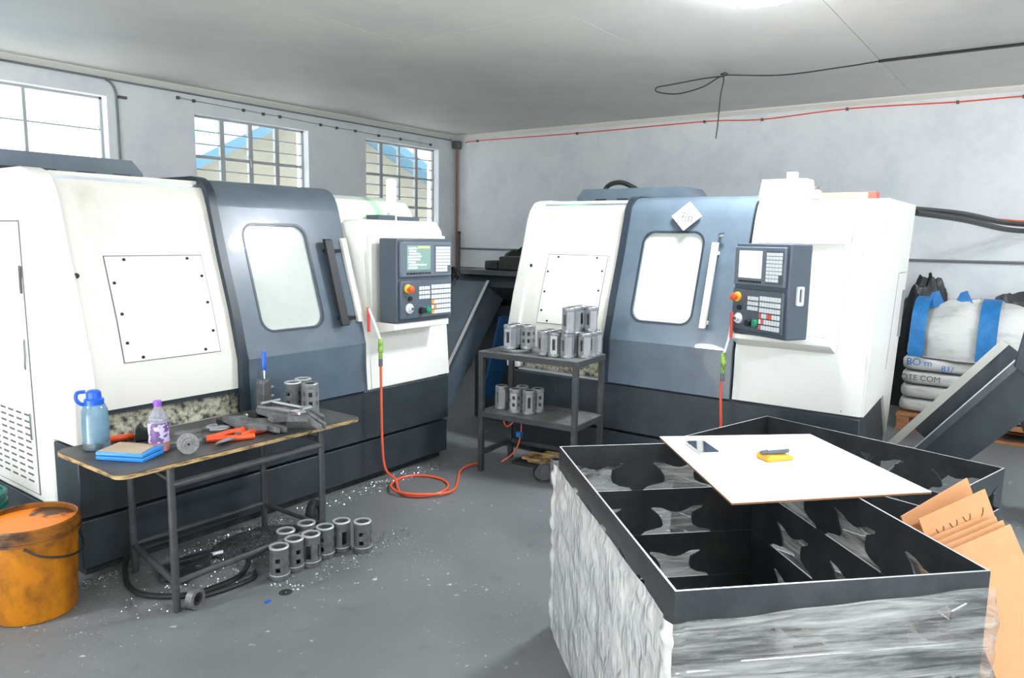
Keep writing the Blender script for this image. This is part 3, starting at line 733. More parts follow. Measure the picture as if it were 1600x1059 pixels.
ring = tag(link('roller_bearing', None, None, (1.665, 2.93, 0.047), (0, 0, math.radians(20))), 'black ring bearing lying on edge against the front leg of the work table', 'bearing')
P('outer_ring', MB().lathe([(0.030, -0.016), (0.047, -0.016), (0.047, 0.016), (0.030, 0.016)], 28, Matrix.Rotation(PI / 2, 4, 'X'), closed=True), M['steeld'], ring)
P('inner_ring', MB().lathe([(0.015, -0.012), (0.027, -0.012), (0.027, 0.012), (0.015, 0.012)], 24, Matrix.Rotation(PI / 2, 4, 'X'), closed=True), M['rubber'], ring)
P('seal', MB().lathe([(0.0255, -0.006), (0.0315, -0.006), (0.0315, 0.006), (0.0255, 0.006)], 24, Matrix.Rotation(PI / 2, 4, 'X'), closed=True), M['junk'], ring)
wh = tag(link('cart_wheel', None, None, (2.53, 3.20, 0.095), (0, math.radians(-8), math.radians(35))), 'dark rubber wheel standing behind the far front leg of the work table', 'wheel')
P('tyre', MB().lathe([(0.06, -0.02), (0.09, -0.02), (0.095, -0.01), (0.095, 0.01), (0.09, 0.02), (0.06, 0.02)], 30, Matrix.Rotation(PI / 2, 4, 'X'), closed=True), M['rubber'], wh)
P('wheel_disc', MB().lathe([(0.012, -0.012), (0.062, -0.012), (0.062, 0.012), (0.012, 0.012)], 24, Matrix.Rotation(PI / 2, 4, 'X'), closed=True), M['junk'], wh)

# --- things on the table
t = thing('sports_bottle', 'translucent blue drinking bottle with blue loop lid on the table corner', 'bottle', (1.50, 3.40, TZ))
P('body', MB().lathe([(0.046, 0), (0.054, 0.006), (0.055, 0.12), (0.053, 0.15), (0.054, 0.175), (0.045, 0.20), (0.034, 0.212)], 28), M['clearblue'], t)
P('dregs', MB().lathe([(0.050, 0.004), (0.0555, 0.01), (0.0555, 0.035), (0.052, 0.04)], 28), mat('dark_grime', (78, 88, 92), 0.5, c2=(120, 140, 150), scale=18), t)
P('lid', MB().lathe([(0.040, 0.205), (0.041, 0.228), (0.032, 0.235), (0.030, 0.262), (0.018, 0.27), (1e-6, 0.271)], 24), M['blueplas'], t)
P('carry_loop', MB().tube(spline([(-0.03, 0.01, 0.265), (-0.06, 0.02, 0.262), (-0.066, 0.02, 0.235), (-0.05, 0.015, 0.212), (-0.03, 0.01, 0.21)], 6), 0.008, 8), M['blueplas'], t)
t = thing('soft_drink_bottle', 'clear bottle with purple cap and orange drink in the bottom', 'bottle', (1.655, 3.15, TZ), 0.3)
P('body', MB().lathe([(0.036, 0), (0.044, 0.008), (0.044, 0.05), (0.041, 0.075), (0.044, 0.12), (0.042, 0.145), (0.026, 0.182), (0.015, 0.198), (0.014, 0.215)], 28), M['clear'], t)
P('drink', MB().lathe([(0.034, 0.002), (0.042, 0.009), (0.042, 0.045), (1e-6, 0.052)], 24), M['juice'], t)
P('label', MB().lathe([(0.0445, 0.048), (0.0425, 0.075), (0.0448, 0.12), (0.044, 0.135)], 28), M['lab1'], t, label='purple and white printed sleeve')
P('cap', MB().lathe([(0.017, 0.208), (0.0175, 0.228), (0.015, 0.232), (1e-6, 0.232)], 20), M['purple'], t)
t = thing('flat_case', 'flat blue plastic case with brown paper on its lid at the table front edge', 'case', (1.535, 3.17, TZ), math.radians(-62))
P('base', MB().box(-0.11, 0.11, -0.075, 0.075, 0.0, 0.018), M['bluebox'], t, bev=0.004)
P('lid', MB().box(-0.11, 0.11, -0.075, 0.075, 0.020, 0.038), M['bluebox'], t, bev=0.004)
P('paper', MB().slab([(-0.10, -0.07), (0.10, -0.072), (0.085, 0.045), (0.02, 0.07), (-0.10, 0.07)], XY, 0.0385, 0.0405), M['tan'], t, label='worn brown paper')
t = thing('grinding_wheel', 'grey grinding wheel standing beside the soft drink bottle', 'wheel', (1.715, 3.02, TZ + 0.045), math.radians(-18))
RX90 = Matrix.Rotation(PI / 2, 4, 'X')
P('disc', MB().lathe([(0.012, -0.01), (0.045, -0.01), (0.045, 0.012), (0.030, 0.012), (0.026, 0.007), (0.012, 0.007)], 32, RX90, closed=True), M['grind'], t)
P('hub', MB().lathe([(0.005, -0.012), (0.014, -0.012), (0.014, 0.016), (0.005, 0.016)], 18, RX90, closed=True), M['steel'], t)
P('spindle', MB().lathe([(0.010, -0.01), (0.011, -0.05), (0.022, -0.055), (0.024, -0.09), (1e-6, -0.092)], 16, RX90), M['steeld'], t)
t = thing('orange_file', 'orange grip with dark shank lying behind the blue case', 'tool', (1.645, 3.44, TZ + 0.016), math.radians(-15))
P('grip', MB().tube([(-0.07, 0, 0), (-0.06, 0, 0), (0.03, 0, 0), (0.04, 0, 0)], [0.010, 0.0155, 0.0155, 0.010], 12), M['orange'], t)
P('shank', MB().tube([(0.035, 0, 0), (0.10, 0, -0.004)], 0.005, 8), M['chrome'], t)
t = thing('tape_holder', 'black hand tool with pale blue round badge behind the soft drink bottle', 'tool', (1.73, 3.36, TZ), math.radians(-30))
P('body', MB().slab([(-0.07, 0.0), (0.07, 0.0), (0.075, 0.035), (0.03, 0.06), (-0.03, 0.055), (-0.045, 0.085), (-0.065, 0.06)], XZ, -0.03, 0.03), M['rubber'], t, bev=0.008)
P('badge', MB().lathe([(0.026, 0), (0.026, 0.004), (0.017, 0.004), (0.017, 0.001)], 20, Matrix.Translation((0.04, -0.03, 0.03)) @ RX90), M['bluebox'], t)
P('badge_disc', MB().lathe([(0.016, 0), (0.015, 0.003), (1e-6, 0.003)], 16, Matrix.Translation((0.04, -0.03, 0.03)) @ RX90), M['rim'], t)
def shears(x, y, rz, label):
    t = thing('hand_shears', label, 'shears', (x, y, TZ), rz, 'orange handled shears on the work table')
    t.scale = (1.2, 1.2, 1.2)
    for s in (-1, 1):
        P('grip', MB().tube(spline([(0.0, 0.008 * s, 0.014), (-0.05, 0.022 * s, 0.014), (-0.11, 0.05 * s, 0.014), (-0.17, 0.055 * s, 0.013)], 6), 0.0115, 8), M['orange'], t)
        P('blade', MB().slab([(0.0, -0.004 * s), (0.05, 0.022 * s), (0.11, 0.016 * s), (0.14, 0.002 * s), (0.05, -0.004 * s)], XY, 0.011 + 0.003 * s, 0.016 + 0.003 * s), M['steel'], t)
    P('pivot', MB().lathe([(0.012, 0.004), (0.012, 0.022), (0.008, 0.025), (1e-6, 0.025)], 14), M['steeld'], t)
    return t
a = shears(1.86, 3.12, math.radians(165), 'orange handled shears nearest the grinding wheel')
shears(2.0, 3.07, math.radians(200), 'orange handled shears half under the grey gloves')
def calipers(x, y, rz, label):
    t = thing('shear_bows', label, 'scissors', (x, y, TZ + 0.012), rz)
    for s in (-1, 1):
        pts = [(0.045 * math.cos(a) - 0.05, 0.03 * s + 0.024 * math.sin(a) , 0) for a in [2 * PI * i / 18 for i in range(18)]]
        P('bow', MB().tube(pts, 0.008, 8, closed=True), M['steel'], t)
        P('blade', MB().slab([(-0.01, 0.022 * s), (0.03, 0.008 * s), (0.15, 0.0), (0.03, -0.004 * s)], XY, -0.004 + 0.004 * s, 0.002 + 0.004 * s), M['chrome'], t)
    P('screw', MB().lathe([(0.007, -0.009), (0.007, 0.010), (1e-6, 0.011)], 10, Matrix.Translation((0.02, 0, 0))), M['steeld'], t)
calipers(1.98, 3.30, math.radians(165), 'steel scissors with oval loops behind the orange shears')
def glove(x, y, z, rz, label, flip=1, droop=0.0):
    t = thing('work_glove', label, 'glove', (x, y, z), rz, 'grey gloves on the work table')
    pts = [(-0.13, -0.055), (-0.05, -0.05), (0.0, -0.052), (0.012, -0.05), (0.09, -0.062), (0.10, -0.045), (0.03, -0.028), (0.12, -0.025), (0.125, -0.008), (0.03, -0.004), (0.125, 0.012), (0.122, 0.028), (0.03, 0.022), (0.09, 0.048), (0.08, 0.062), (0.0, 0.045), (-0.03, 0.085), (-0.05, 0.09), (-0.055, 0.06), (-0.07, 0.045), (-0.13, 0.052)]
    pts = [(p[0], p[1] * flip) for p in pts]
    t.scale = (1.35, 1.35, 1.3)
    P('shell', MB().slab(pts, lambda p, tt: (p[0], p[1], tt + 0.012 * math.sin(p[0] * 30 + p[1] * 20) + 0.012 - droop * max(0.0, p[0] - 0.04) ** 2), 0.0, 0.022), M['glove'], t, bev=0.009)
    P('cuff', MB().slab(rrect(-0.165, -0.125, -0.058, 0.056, 0.008), lambda p, tt: (p[0], p[1], tt), 0.0, 0.03), M['rubber'], t, bev=0.006)
glove(2.15, 3.13, TZ + 0.001, math.radians(-84), 'grey glove lying underneath with its cuff towards the back of the table')
glove(2.27, 3.00, TZ + 0.05, math.radians(-72), 'grey glove lying uppermost with fingers hanging past the table edge', -1, 5.0)
t = thing('chuck_key', 'T shaped steel chuck key lying across the grey gloves', 'tool', (2.27, 3.05, TZ + 0.118), math.radians(-86))
P('shaft', MB().tube([(-0.13, 0, 0), (0.13, 0, 0)], 0.009, 10), M['chrome'], t)
P('head', MB().tube([(0.13, -0.03, 0), (0.13, 0.03, 0)], 0.013, 8), M['steel'], t)
P('cross_bar', MB().tube([(-0.13, -0.06, 0), (-0.13, 0.06, 0)], 0.008, 8), M['steel'], t)
t = thing('spanner', 'pale steel spanner lying at the table front beyond the gloves', 'tool', (2.19, 3.02, TZ + 0.115), math.radians(-78))
P('handle', MB().slab(rrect(-0.13, 0.10, -0.009, 0.009, 0.006), XY, -0.004, 0.004), M['steel'], t)
P('jaw', MB().slab([(0.09, -0.02), (0.12, -0.028), (0.155, -0.022), (0.14, -0.008), (0.125, 0.0), (0.14, 0.010), (0.152, 0.024), (0.12, 0.028), (0.09, 0.02)], XY, -0.006, 0.006), M['chrome'], t)
t = thing('measuring_block', 'white faced square gauge block lying behind the grey gloves', 'gauge', (2.22, 3.33, TZ), math.radians(-20))
P('block', MB().box(-0.04, 0.04, -0.025, 0.025, 0.0, 0.03), M['steeld'], t, bev=0.003)
P('face', MB().box(-0.036, 0.036, -0.022, 0.022, 0.030, 0.033), M['paper'], t)
t = thing('dial_gauge', 'small round white faced dial lying beside the white gauge block', 'gauge', (2.33, 3.29, TZ), 0)
P('case', MB().lathe([(0.034, 0), (0.036, 0.004), (0.036, 0.03), (0.033, 0.034)], 24), M['steeld'], t)
P('face', MB().lathe([(0.031, 0.034), (0.030, 0.037), (1e-6, 0.037)], 24), M['paper'], t)
t = thing('tool_holder', 'dark tool holder block standing at the back of the table', 'tool', (2.44, 3.49, TZ), 0.2)
P('block', MB().box(-0.03, 0.03, -0.028, 0.028, 0.0, 0.155), M['steeld'], t, bev=0.004)
P('collar', MB().lathe([(0.036, 0.150), (0.036, 0.168), (0.02, 0.17), (0.02, 0.10)], 20), M['steeld'], t)
P('clamp_screws', MB().tube([(0.03, -0.02, 0.12), (0.05, -0.02, 0.12)], 0.009, 8).tube([(0.03, -0.02, 0.07), (0.05, -0.02, 0.07)], 0.009, 8).box(0.028, 0.045, -0.03, 0.02, 0.0, 0.03), M['steel'], t)
t = thing('screwdriver', 'blue handled screwdriver standing upright in the tool holder', 'tool', (2.445, 3.485, TZ + 0.171), 0.1)
P('blade', MB().tube([(0, 0, -0.06), (0, 0, 0.055)], 0.006, 8), M['chrome'], t)
P('handle', MB().tube([(0, 0, 0.05), (0, 0, 0.058), (0, 0, 0.075), (-0.002, 0, 0.14), (-0.003, 0, 0.158)], [0.009, 0.013, 0.0115, 0.013, 0.009], 8), M['blueplas'], t)
G = 'sleeves on the end of the work table'
s0 = sleeve_round(0, 'left steel sleeve with side holes on the table end', G); s0.location = (2.515, 3.33, TZ)
s1 = sleeve_hex(1, 'right dark sleeve with flat sides on the table end', G); s1.location = (2.545, 3.22, TZ); s1.rotation_euler[2] = 0.4
dup(s0, (2.615, 3.37, TZ), 1.3, 'rearmost steel sleeve on the table end')

# sleeves on the floor
G = 'slotted steel sleeves on the floor'
f0 = sleeve_round(0, 'steel sleeve at the near left end of the floor group', G)
f0.location = (2.075, 2.885, 0); f0.rotation_euler[2] = 0.5
f1 = sleeve_round(1, 'steel sleeve with long slots, third along the front row of the floor group', G)
f1.location = (2.265, 2.885, 0); f1.rotation_euler[2] = 0.1
dup(f0, (2.178, 2.905, 0), 1.1, 'steel sleeve second from the left in the front row of the floor group')
dup(f0, (2.37, 2.905, 0), 0.2, 'steel sleeve in front of the table leg in the middle of the floor group')
dup(f1, (2.475, 2.90, 0), 0.9, 'dark steel sleeve just right of the table leg on the floor')
dup(f0, (2.54, 2.81, 0), 0.4, 'steel sleeve at the right end of the floor group')
dup(f0, (2.215, 3.02, 0), 1.9, 'steel sleeve behind the second front one in the floor group')
dup(f1, (2.345, 3.02, 0), 2.4, 'rearmost steel sleeve under the table rail')

# ---------------------------------------------------------------- steel rack
rk = thing('steel_rack', 'black two tier angle iron rack in front of the far lathe', 'rack', (4.21, 2.815, 0), math.radians(4.3))
hx, hy = 0.215, 0.385
for sx in (-1, 1):
    for sy in (-1, 1):
        x, y = sx * hx, sy * hy
        P('leg', MB().box(min(x, x - sx * 0.035), max(x, x - sx * 0.035), min(y, y - sy * 0.035), max(y, y - sy * 0.035), 0.0, 0.835), M['rackm'], rk, bev=0.002)
P('top_frame', MB().slab(rrect(-hx - 0.003, hx + 0.003, -hy - 0.003, hy + 0.003, 0.002, 1), XY, 0.825, 0.8615, [rrect(-hx + 0.03, hx - 0.03, -hy + 0.03, hy - 0.03, 0.002, 1)]), M['rackm'], rk)
P('top_sheet', MB().box(-hx, hx, -hy, hy, 0.8585, 0.865), M['shelfm'], rk)
P('shelf_frame', MB().slab(rrect(-hx - 0.002, hx + 0.002, -hy - 0.002, hy + 0.002, 0.002, 1), XY, 0.40, 0.4365, [rrect(-hx + 0.03, hx - 0.03, -hy + 0.03, hy - 0.03, 0.002, 1)]), M['rackm'], rk)
P('shelf_sheet', MB().box(-hx + 0.004, hx - 0.004, -hy + 0.004, hy - 0.004, 0.432, 0.44), M['shelfm'], rk)
for y in (-hy + 0.018, hy - 0.018): P('rail', MB().box(-hx + 0.03, hx - 0.03, y - 0.015, y + 0.015, 0.12, 0.15), M['rackm'], rk)
P('rail', MB().box(hx - 0.03, hx, -hy + 0.03, hy - 0.03, 0.12, 0.15), M['rackm'], rk)
RZ = 0.865
G = 'machined cages on the rack'
c0 = sleeve_hex(0, 'machined cage at the front left of the block of cages on the rack', G); c0.location = (4.125, 2.745, RZ); c0.rotation_euler[2] = 0.3
for x, y, z, rz, lb in (
    (4.125, 2.655, RZ, 0.9, 'machined cage second along the rack front row'),
    (4.135, 2.562, RZ, 0.2, 'machined cage third along the rack front row'),
    (4.215, 2.475, RZ, 0.4, 'machined cage at the right front corner of the rack top'),
    (4.305, 2.482, RZ, 1.0, 'machined cage second back along the right edge of the rack top'),
    (4.385, 2.49, RZ, 0.5, 'machined cage at the back right corner of the rack top'),
    (4.228, 2.568, RZ, 0.7, 'machined cage behind the third front one on the rack'),
    (4.32, 2.575, RZ, 0.1, 'machined cage in the second row back under the upper tier'),
    (4.22, 2.66, RZ, 1.2, 'machined cage behind the second front one on the rack'),
    (4.215, 2.75, RZ, 0.6, 'machined cage behind the front left one on the rack'),
    (4.132, 2.555, RZ + 0.168, 0.3, 'leftmost machined cage of the upper tier'),
    (4.228, 2.572, RZ + 0.168, 0.8, 'machined cage second from left in the upper tier'),
    (4.32, 2.573, RZ + 0.168, 1.1, 'machined cage at the back of the upper tier'),
    (4.305, 2.484, RZ + 0.168, 0.4, 'single machined cage at the right end of the upper tier')):
    dup(c0, (x, y, z), rz, lb)
t = thing('flat_ring', 'flat dark ring plate lying at the left of the rack top', 'ring', (4.15, 2.99, RZ))
P('plate', MB().lathe([(0.045, 0.0), (0.105, 0.0), (0.11, 0.004), (0.11, 0.016), (0.045, 0.016)], 32, closed=True), M['steeld'], t)
P('lip', MB().lathe([(0.10, 0.0155), (0.108, 0.0155), (0.108, 0.020), (0.10, 0.020)], 32, closed=True), M['steel'], t)
dup(c0, (4.09, 3.005, RZ + 0.0205), 0.8, 'machined cage standing on the flat ring, left one')
c1 = sleeve_hex(1, 'pale cage with four round holes on the rack lower shelf', G); c1.location = (4.10, 2.955, 0.44); c1.rotation_euler[2] = 2.9
dup(c0, (4.19, 3.02, RZ + 0.0205), 0.1, 'machined cage standing on the flat ring, rear one')
dup(c1, (4.17, 2.915, RZ + 0.0205), 0.4, 'machined cage standing on the flat ring, right one')
dup(c1, (4.32, 3.00, RZ), 0.9, 'machined cage behind the flat ring on the rack')
dup(c0, (4.13, 3.10, 0.44), 0.2, 'leftmost cage on the rack lower shelf')
dup(c0, (4.12, 2.855, 0.44), 1.2, 'dark cage right of the four hole one on the rack lower shelf')
dup(c1, (4.21, 2.84, 0.44), 0.5, 'rear right cage on the rack lower shelf')
dup(c1, (4.205, 2.97, 0.44), 0.1, 'rear cage behind the four hole one on the rack lower shelf')
t = thing('caster', 'black swivel caster lying on the floor under the rack', 'caster', (4.06, 2.70, 0), math.radians(70))
P('wheel', MB().lathe([(0.012, -0.015), (0.045, -0.015), (0.05, -0.006), (0.05, 0.006), (0.045, 0.015), (0.012, 0.015)], 26, Matrix.Translation((0.03, 0, 0.05)) @ RX90, closed=True), M['rubber'], t)
P('hub', MB().lathe([(0.004, -0.022), (0.015, -0.022), (0.015, 0.022), (0.004, 0.022)], 16, Matrix.Translation((0.03, 0, 0.05)) @ RX90, closed=True), M['steel'], t)
P('fork', MB().slab([(-0.05, 0.02), (0.03, 0.03), (0.04, 0.06), (-0.02, 0.13), (-0.06, 0.14)], XZ, 0.022, 0.028).slab([(-0.05, 0.02), (0.03, 0.03), (0.04, 0.06), (-0.02, 0.13), (-0.06, 0.14)], XZ, -0.028, -0.022), M['steeld'], t)
P('mount_plate', MB().slab(rrect(-0.05, 0.05, -0.045, 0.045, 0.008), lambda p, tt: (-0.062 + tt, p[1], 0.08 + p[0]), 0, 0.006), M['steeld'], t)
dup(c0, (4.10, 2.60, 0.0), 0.4, 'dark cage on the floor beside the caster')
t = thing('scrap_tray', 'shallow tray of dark offcuts under the rack beside the far lathe', 'tray', (4.38, 2.85, 0.0), 0.1)
P('tray', MB().box(-0.10, 0.10, -0.22, 0.25, 0.0, 0.02), M['junk'], t)
P('offcuts', MB().box(-0.05, 0.03, -0.15, 0.15, 0.02, 0.045).box(-0.08, 0.08, -0.02, 0.18, 0.045, 0.06).box(0.0, 0.07, -0.2, 0.05, 0.05, 0.09), M['ply'], t, kind='stuff')

# ---------------------------------------------------------------- hoses
def hose_set(pts, label, gun, colr=M['hose'], r=0.0085):
    t = thing('air_hose', label, 'hose', (0, 0, 0), 0, 'orange air hoses')
    P('hose', MB().tube(spline(pts, 10), r, 8), colr, t)
    g = Vector(gun)
    top = Vector(pts[0])
    P('coupler', MB().tube([top + Vector((0, 0, -0.02)), top, top + Vector((0, 0, 0.04)), top + Vector((0, 0, 0.045)), top + Vector((0, 0, 0.12)), top + Vector((0, 0, 0.13))], [0.010, 0.013, 0.013, 0.017, 0.016, 0.01], 10), M['lime'], t, label='green brass coupler')
    P('coupler_band', MB().tube([top + Vector((0, 0, -0.05)), top + Vector((0, 0, 0.0))], 0.014, 10), M['steeld'], t)
    P('hanger', MB().tube(spline([top + Vector((0, 0, 0.12)), top * 0.5 + g * 0.5 + Vector((0, -0.01, 0.05)), g], 6), 0.007, 8), M['paper'], t)
    P('red_sleeve', MB().tube(spline([g + Vector((0.005, 0, -0.16)), g + Vector((0, 0, -0.08)), g], 5), 0.010, 8), M['red'], t)
    return t
hose_set([(3.31, 3.47, 0.86), (3.312, 3.47, 0.65), (3.318, 3.47, 0.30), (3.33, 3.455, 0.12), (3.40, 3.43, 0.03), (3.30, 3.30, 0.0095), (3.27, 3.20, 0.0095), (3.34, 3.10, 0.0095), (3.47, 3.07, 0.0095), (3.59, 3.13, 0.0095), (3.65, 3.25, 0.0095),
          (3.62, 3.40, 0.0095), (3.52, 3.47, 0.0095), (3.38, 3.44, 0.012), (3.27, 3.34, 0.030), (3.25, 3.22, 0.027), (3.31, 3.10, 0.027), (3.42, 3.02, 0.022), (3.55, 3.04, 0.0095), (3.70, 3.14, 0.0095), (3.86, 3.255, 0.0095), (3.99, 3.29, 0.0095), (4.10, 3.27, 0.0095)],
         'orange air hose coiled on the floor before the near lathe', (3.285, 3.555, 1.19))
hose_set([(4.46, 1.615, 0.83), (4.46, 1.62, 0.70), (4.46, 1.605, 0.45), (4.46, 1.59, 0.20), (4.46, 1.62, 0.05), (4.46, 1.70, 0.0095), (4.46, 1.90, 0.0095)],
         'orange air hose hanging from the far lathe behind the steel crates', (4.44, 1.57, 1.22))
t = thing('hose_reel_clutter', 'thin red air line looping down under the rack', 'hose', (0, 0, 0))
P('loop', MB().tube(spline([(4.36, 3.28, 0.40), (4.33, 3.20, 0.25), (4.36, 3.10, 0.33), (4.33, 3.07, 0.20), (4.30, 3.10, 0.08), (4.22, 3.16, 0.01)], 8), 0.006, 6), M['hose'], t)
P('valve', MB().box(4.31, 4.35, 3.06, 3.10, 0.19, 0.23), M['bluebox'], t, bev=0.006)

# ---------------------------------------------------------------- buckets
t = thing('oily_bucket', 'orange plastic bucket smeared with black grease on the floor at left', 'bucket', (1.235, 3.475, 0), 0.4)
P('shell', MB().lathe([(0.150, 0.0), (0.160, 0.004), (0.164, 0.02), (0.183, 0.36), (0.186, 0.362)], 48), M['bucket'], t)
P('lining', MB().lathe([(1e-6, 0.012), (0.155, 0.012), (0.182, 0.40)], 48), M['bucketin'], t)
P('rim', MB().lathe([(0.184, 0.355), (0.196, 0.357), (0.196, 0.366), (0.190, 0.368), (0.190, 0.384), (0.198, 0.386), (0.198, 0.398), (0.192, 0.401), (0.192, 0.418), (0.186, 0.424), (0.180, 0.42), (0.180, 0.355)], 48, closed=True), M['bucketr'], t)
P('handle', MB().tube(spline([(0.19 * math.cos(math.radians(a)), 0.19 * math.sin(math.radians(a)) - (0.012 if abs(a + 60) < 70 else 0), z) for a, z in ((-140, 0.35), (-125, 0.31), (-100, 0.28), (-75, 0.265), (-50, 0.268), (-30, 0.285), (-12, 0.30))], 6), 0.0045, 6), M['cable'], t, label='black wire handle')
P('handle_lug', MB().lathe([(0.022, 0), (0.02, 0.012), (1e-6, 0.013)], 12, Matrix.Translation((0.184, -0.036, 0.30)) @ Matrix.Rotation(PI / 2, 4, 'Y')), M['rubber'], t)
t = thing('green_bucket', 'dark green bucket behind the orange one beside the near lathe', 'bucket', (1.21, 4.13, 0), 0)
P('shell', MB().lathe([(0.115, 0.0), (0.125, 0.005), (0.152, 0.36)], 40), M['greenb'], t)
P('lining', MB().lathe([(1e-6, 0.01), (0.12, 0.01), (0.148, 0.37)], 40), M['greenb'], t)
P('rim', MB().lathe([(0.15, 0.31), (0.166, 0.312), (0.166, 0.335), (0.158, 0.338), (0.158, 0.36), (0.165, 0.363), (0.165, 0.38), (0.158, 0.385), (0.148, 0.38)], 40, closed=True), M['greenb'], t)

# ---------------------------------------------------------------- notched steel crates
NOTCH = [(-0.158, 0.0), (-0.148, 0.012), (-0.100, 0.022), (-0.072, 0.038), (-0.066, 0.060), (-0.070, 0.092), (-0.112, 0.112), (-0.116, 0.122), (-0.070, 0.120), (-0.045, 0.108), (-0.02, 0.098), (0.0, 0.095),
         (0.03, 0.100), (0.07, 0.116), (0.112, 0.121), (0.116, 0.114), (0.085, 0.090), (0.066, 0.062), (0.062, 0.038), (0.070, 0.030), (0.09, 0.026), (0.140, 0.014), (0.158, 0.0)]
FL_, FW_ = 1.27, 0.875
def frame_wall(mb, length, y, th, centers, h, along):
    poly = [(0, 0)]
    for c in centers:
        poly += [(c + x, z) for x, z in NOTCH]
    poly += [(length, 0), (length, h), (0, h)]
    if along == 'x': mb.slab(poly, lambda p, t: (p[0], y + t, p[1]), 0, th)
    else: mb.slab(poly, lambda p, t: (y + t, p[0], p[1]), 0, th)
def steel_crate(loc, rz, label, group, m1, m2):
    t = thing('steel_crate', label, 'crate', loc, rz, group)
    h = 0.1995; th = 0.006
    cx_ = [0.20, 0.57, 0.94]; cy_ = [0.155, 0.525]
    cy2 = [0.35, 0.72]
    for y in (0.0, FW_ - th):
        mb = MB(); frame_wall(mb, FL_, y, th, [0.33, 0.70, 1.07] if y else [0.20, 0.57, 0.94], h, 'x'); P('long_plate', mb, m1, t, smooth=0)
    for x in (0.0, FL_ - th):
        mb = MB(); frame_wall(mb, FW_ - 2 * th, x, th, [0.345, 0.71] if x else [0.165, 0.53], h, 'y')
        P('short_plate', mb, m2, t, loc=(0, th, 0), smooth=0)
    top = MB().slab([(0, 0), (FL_, 0), (FL_, FW_), (0, FW_)], XY, h, h + 0.0005, [[(th, th), (FL_ - th, th), (FL_ - th, FW_ - th), (th, FW_ - th)]])
    P('cut_edge', top, M['rim'], t, smooth=0)
    return t
# frame axes: local x runs from corner R towards B side (long), local y across (short)
A1 = math.atan2(0.713, 0.701)
R1 = (2.24, 0.06)
names = ['bottom', 'second from the bottom', 'third from the bottom', 'top']
for k in range(4):
    steel_crate((R1[0], R1[1], 0.2 * k), A1, 'notched steel crate tier, %s of the film wrapped stack' % names[k], 'crates of the wrapped stack', M['plate'], M['plate'])
R2 = (4.135, 0.10); A2 = math.atan2(0.966, 0.259)
names = ['bottom', 'middle', 'top']
for k in range(3):
    steel_crate((R2[0], R2[1], 0.2 * k), A2, 'notched steel crate tier, %s of the unwrapped stack behind' % names[k], 'crates of the unwrapped stack', M['plate'], M['plate'])

# stretch film round the front stack
def film():
    off = 0.012; rr = 0.03
    per = []
    x0, x1, y0, y1 = -off, FL_ + off, -off, FW_ + off
    seq = [((x0, y0), (x1, y0)), ((x1, y0), (x1, y1)), ((x1, y1), (x0, y1)), ((x0, y1), (x0, y0))]
    nn = [(0, -1), (1, 0), (0, 1), (-1, 0)]
    for (a, b), nrm in zip(seq, nn):
        L = math.hypot(b[0] - a[0], b[1] - a[1]); n = int(L / 0.0125)
        for i in range(n):
            f = i / n
            per.append((a[0] + (b[0] - a[0]) * f, a[1] + (b[1] - a[1]) * f, nrm, min(f, 1 - f) * L))
    nz = 56; n = len(per); vs = []; fs = []
    for j in range(nz + 1):
        for i, (x, y, nr, ed) in enumerate(per):
            ztop = 0.728 + 0.010 * noise.noise((x * 5, y * 5, 3.1)) + (0.035 * (1 - y / FW_) if nr == (-1, 0) else 0)
            z = 0.006 + (ztop - 0.006) * j / nz
            s = i * 0.0125
            if nr == (0, 1):
                w = 0.008 * abs(noise.noise((s * 6 + z * 7, z * 6 - s * 5, 9.4))) + 0.005 * abs(noise.noise((s * 14 - z * 9, z * 12 + s * 9, 2.4)))
            else:
                w = 0.005 * noise.noise((s * 2.0, z * 30 - s * 3.0, 1.7)) + 0.004 * noise.noise((s * 1.2, z * 60 - s * 4, 6.2)) + 0.006
            w += 0.005 + (0.022 * abs(noise.noise((0.3, z * 13, s * 0.2))) if ed < 0.035 else 0)
            taper = 1.0 if j < nz - 2 else 0.5
            vs.append((x + nr[0] * w * taper, y + nr[1] * w * taper, z))
    for j in range(nz):
        for i in range(n):
            a = j * n + i; b = j * n + (i + 1) % n
            fs.append((a, b, b + n, a + n))
    me = bpy.data.meshes.new('stretch_film'); me.from_pydata(vs, [], fs)
    me.polygons.foreach_set('use_smooth', [True] * len(me.polygons)); me.materials.append(M['film']); me.materials.append(M['film2'])
    for k, pl_ in enumerate(me.polygons): pl_.material_index = 0 if per[k % n][2] == (0, 1) else 1
    o = link('stretch_film', me, None, (R1[0], R1[1], 0), (0, 0, A1))
    tag(o, 'crinkled clear stretch film wrapped round the front stack of steel crates', 'film')
film()

# board and things on it
BZ = 0.8015
t = thing('hardboard_sheet', 'pale square hardboard sheet lying across the film wrapped steel crates', 'board', (2.84, 0.79, BZ), 0)
bq = [(2.886 - 2.84, 1.309 - 0.79), (3.355 - 2.84, 0.804 - 0.79), (2.825 - 2.84, 0.267 - 0.79), (2.281 - 2.84, 0.772 - 0.79)]
P('core', MB().slab(bq, XY, 0.0, 0.006), M['boarde'], t, smooth=0)
P('face', MB().slab([(x * 0.999, y * 0.999) for x, y in bq], XY, 0.006, 0.0075), M['board'], t, smooth=0)
PZ = BZ + 0.0077
t = thing('mobile_phone', 'black glass mobile phone lying on the hardboard sheet', 'phone', (2.82, 1.09, PZ), math.atan2(-0.183, -0.19))
P('case', MB().slab(rrect(-0.085, 0.085, -0.043, 0.043, 0.012), XY, 0.0, 0.010), M['rim'], t)
P('screen', MB().slab(rrect(-0.082, 0.082, -0.040, 0.040, 0.010), XY, 0.010, 0.0115), M['phone'], t)
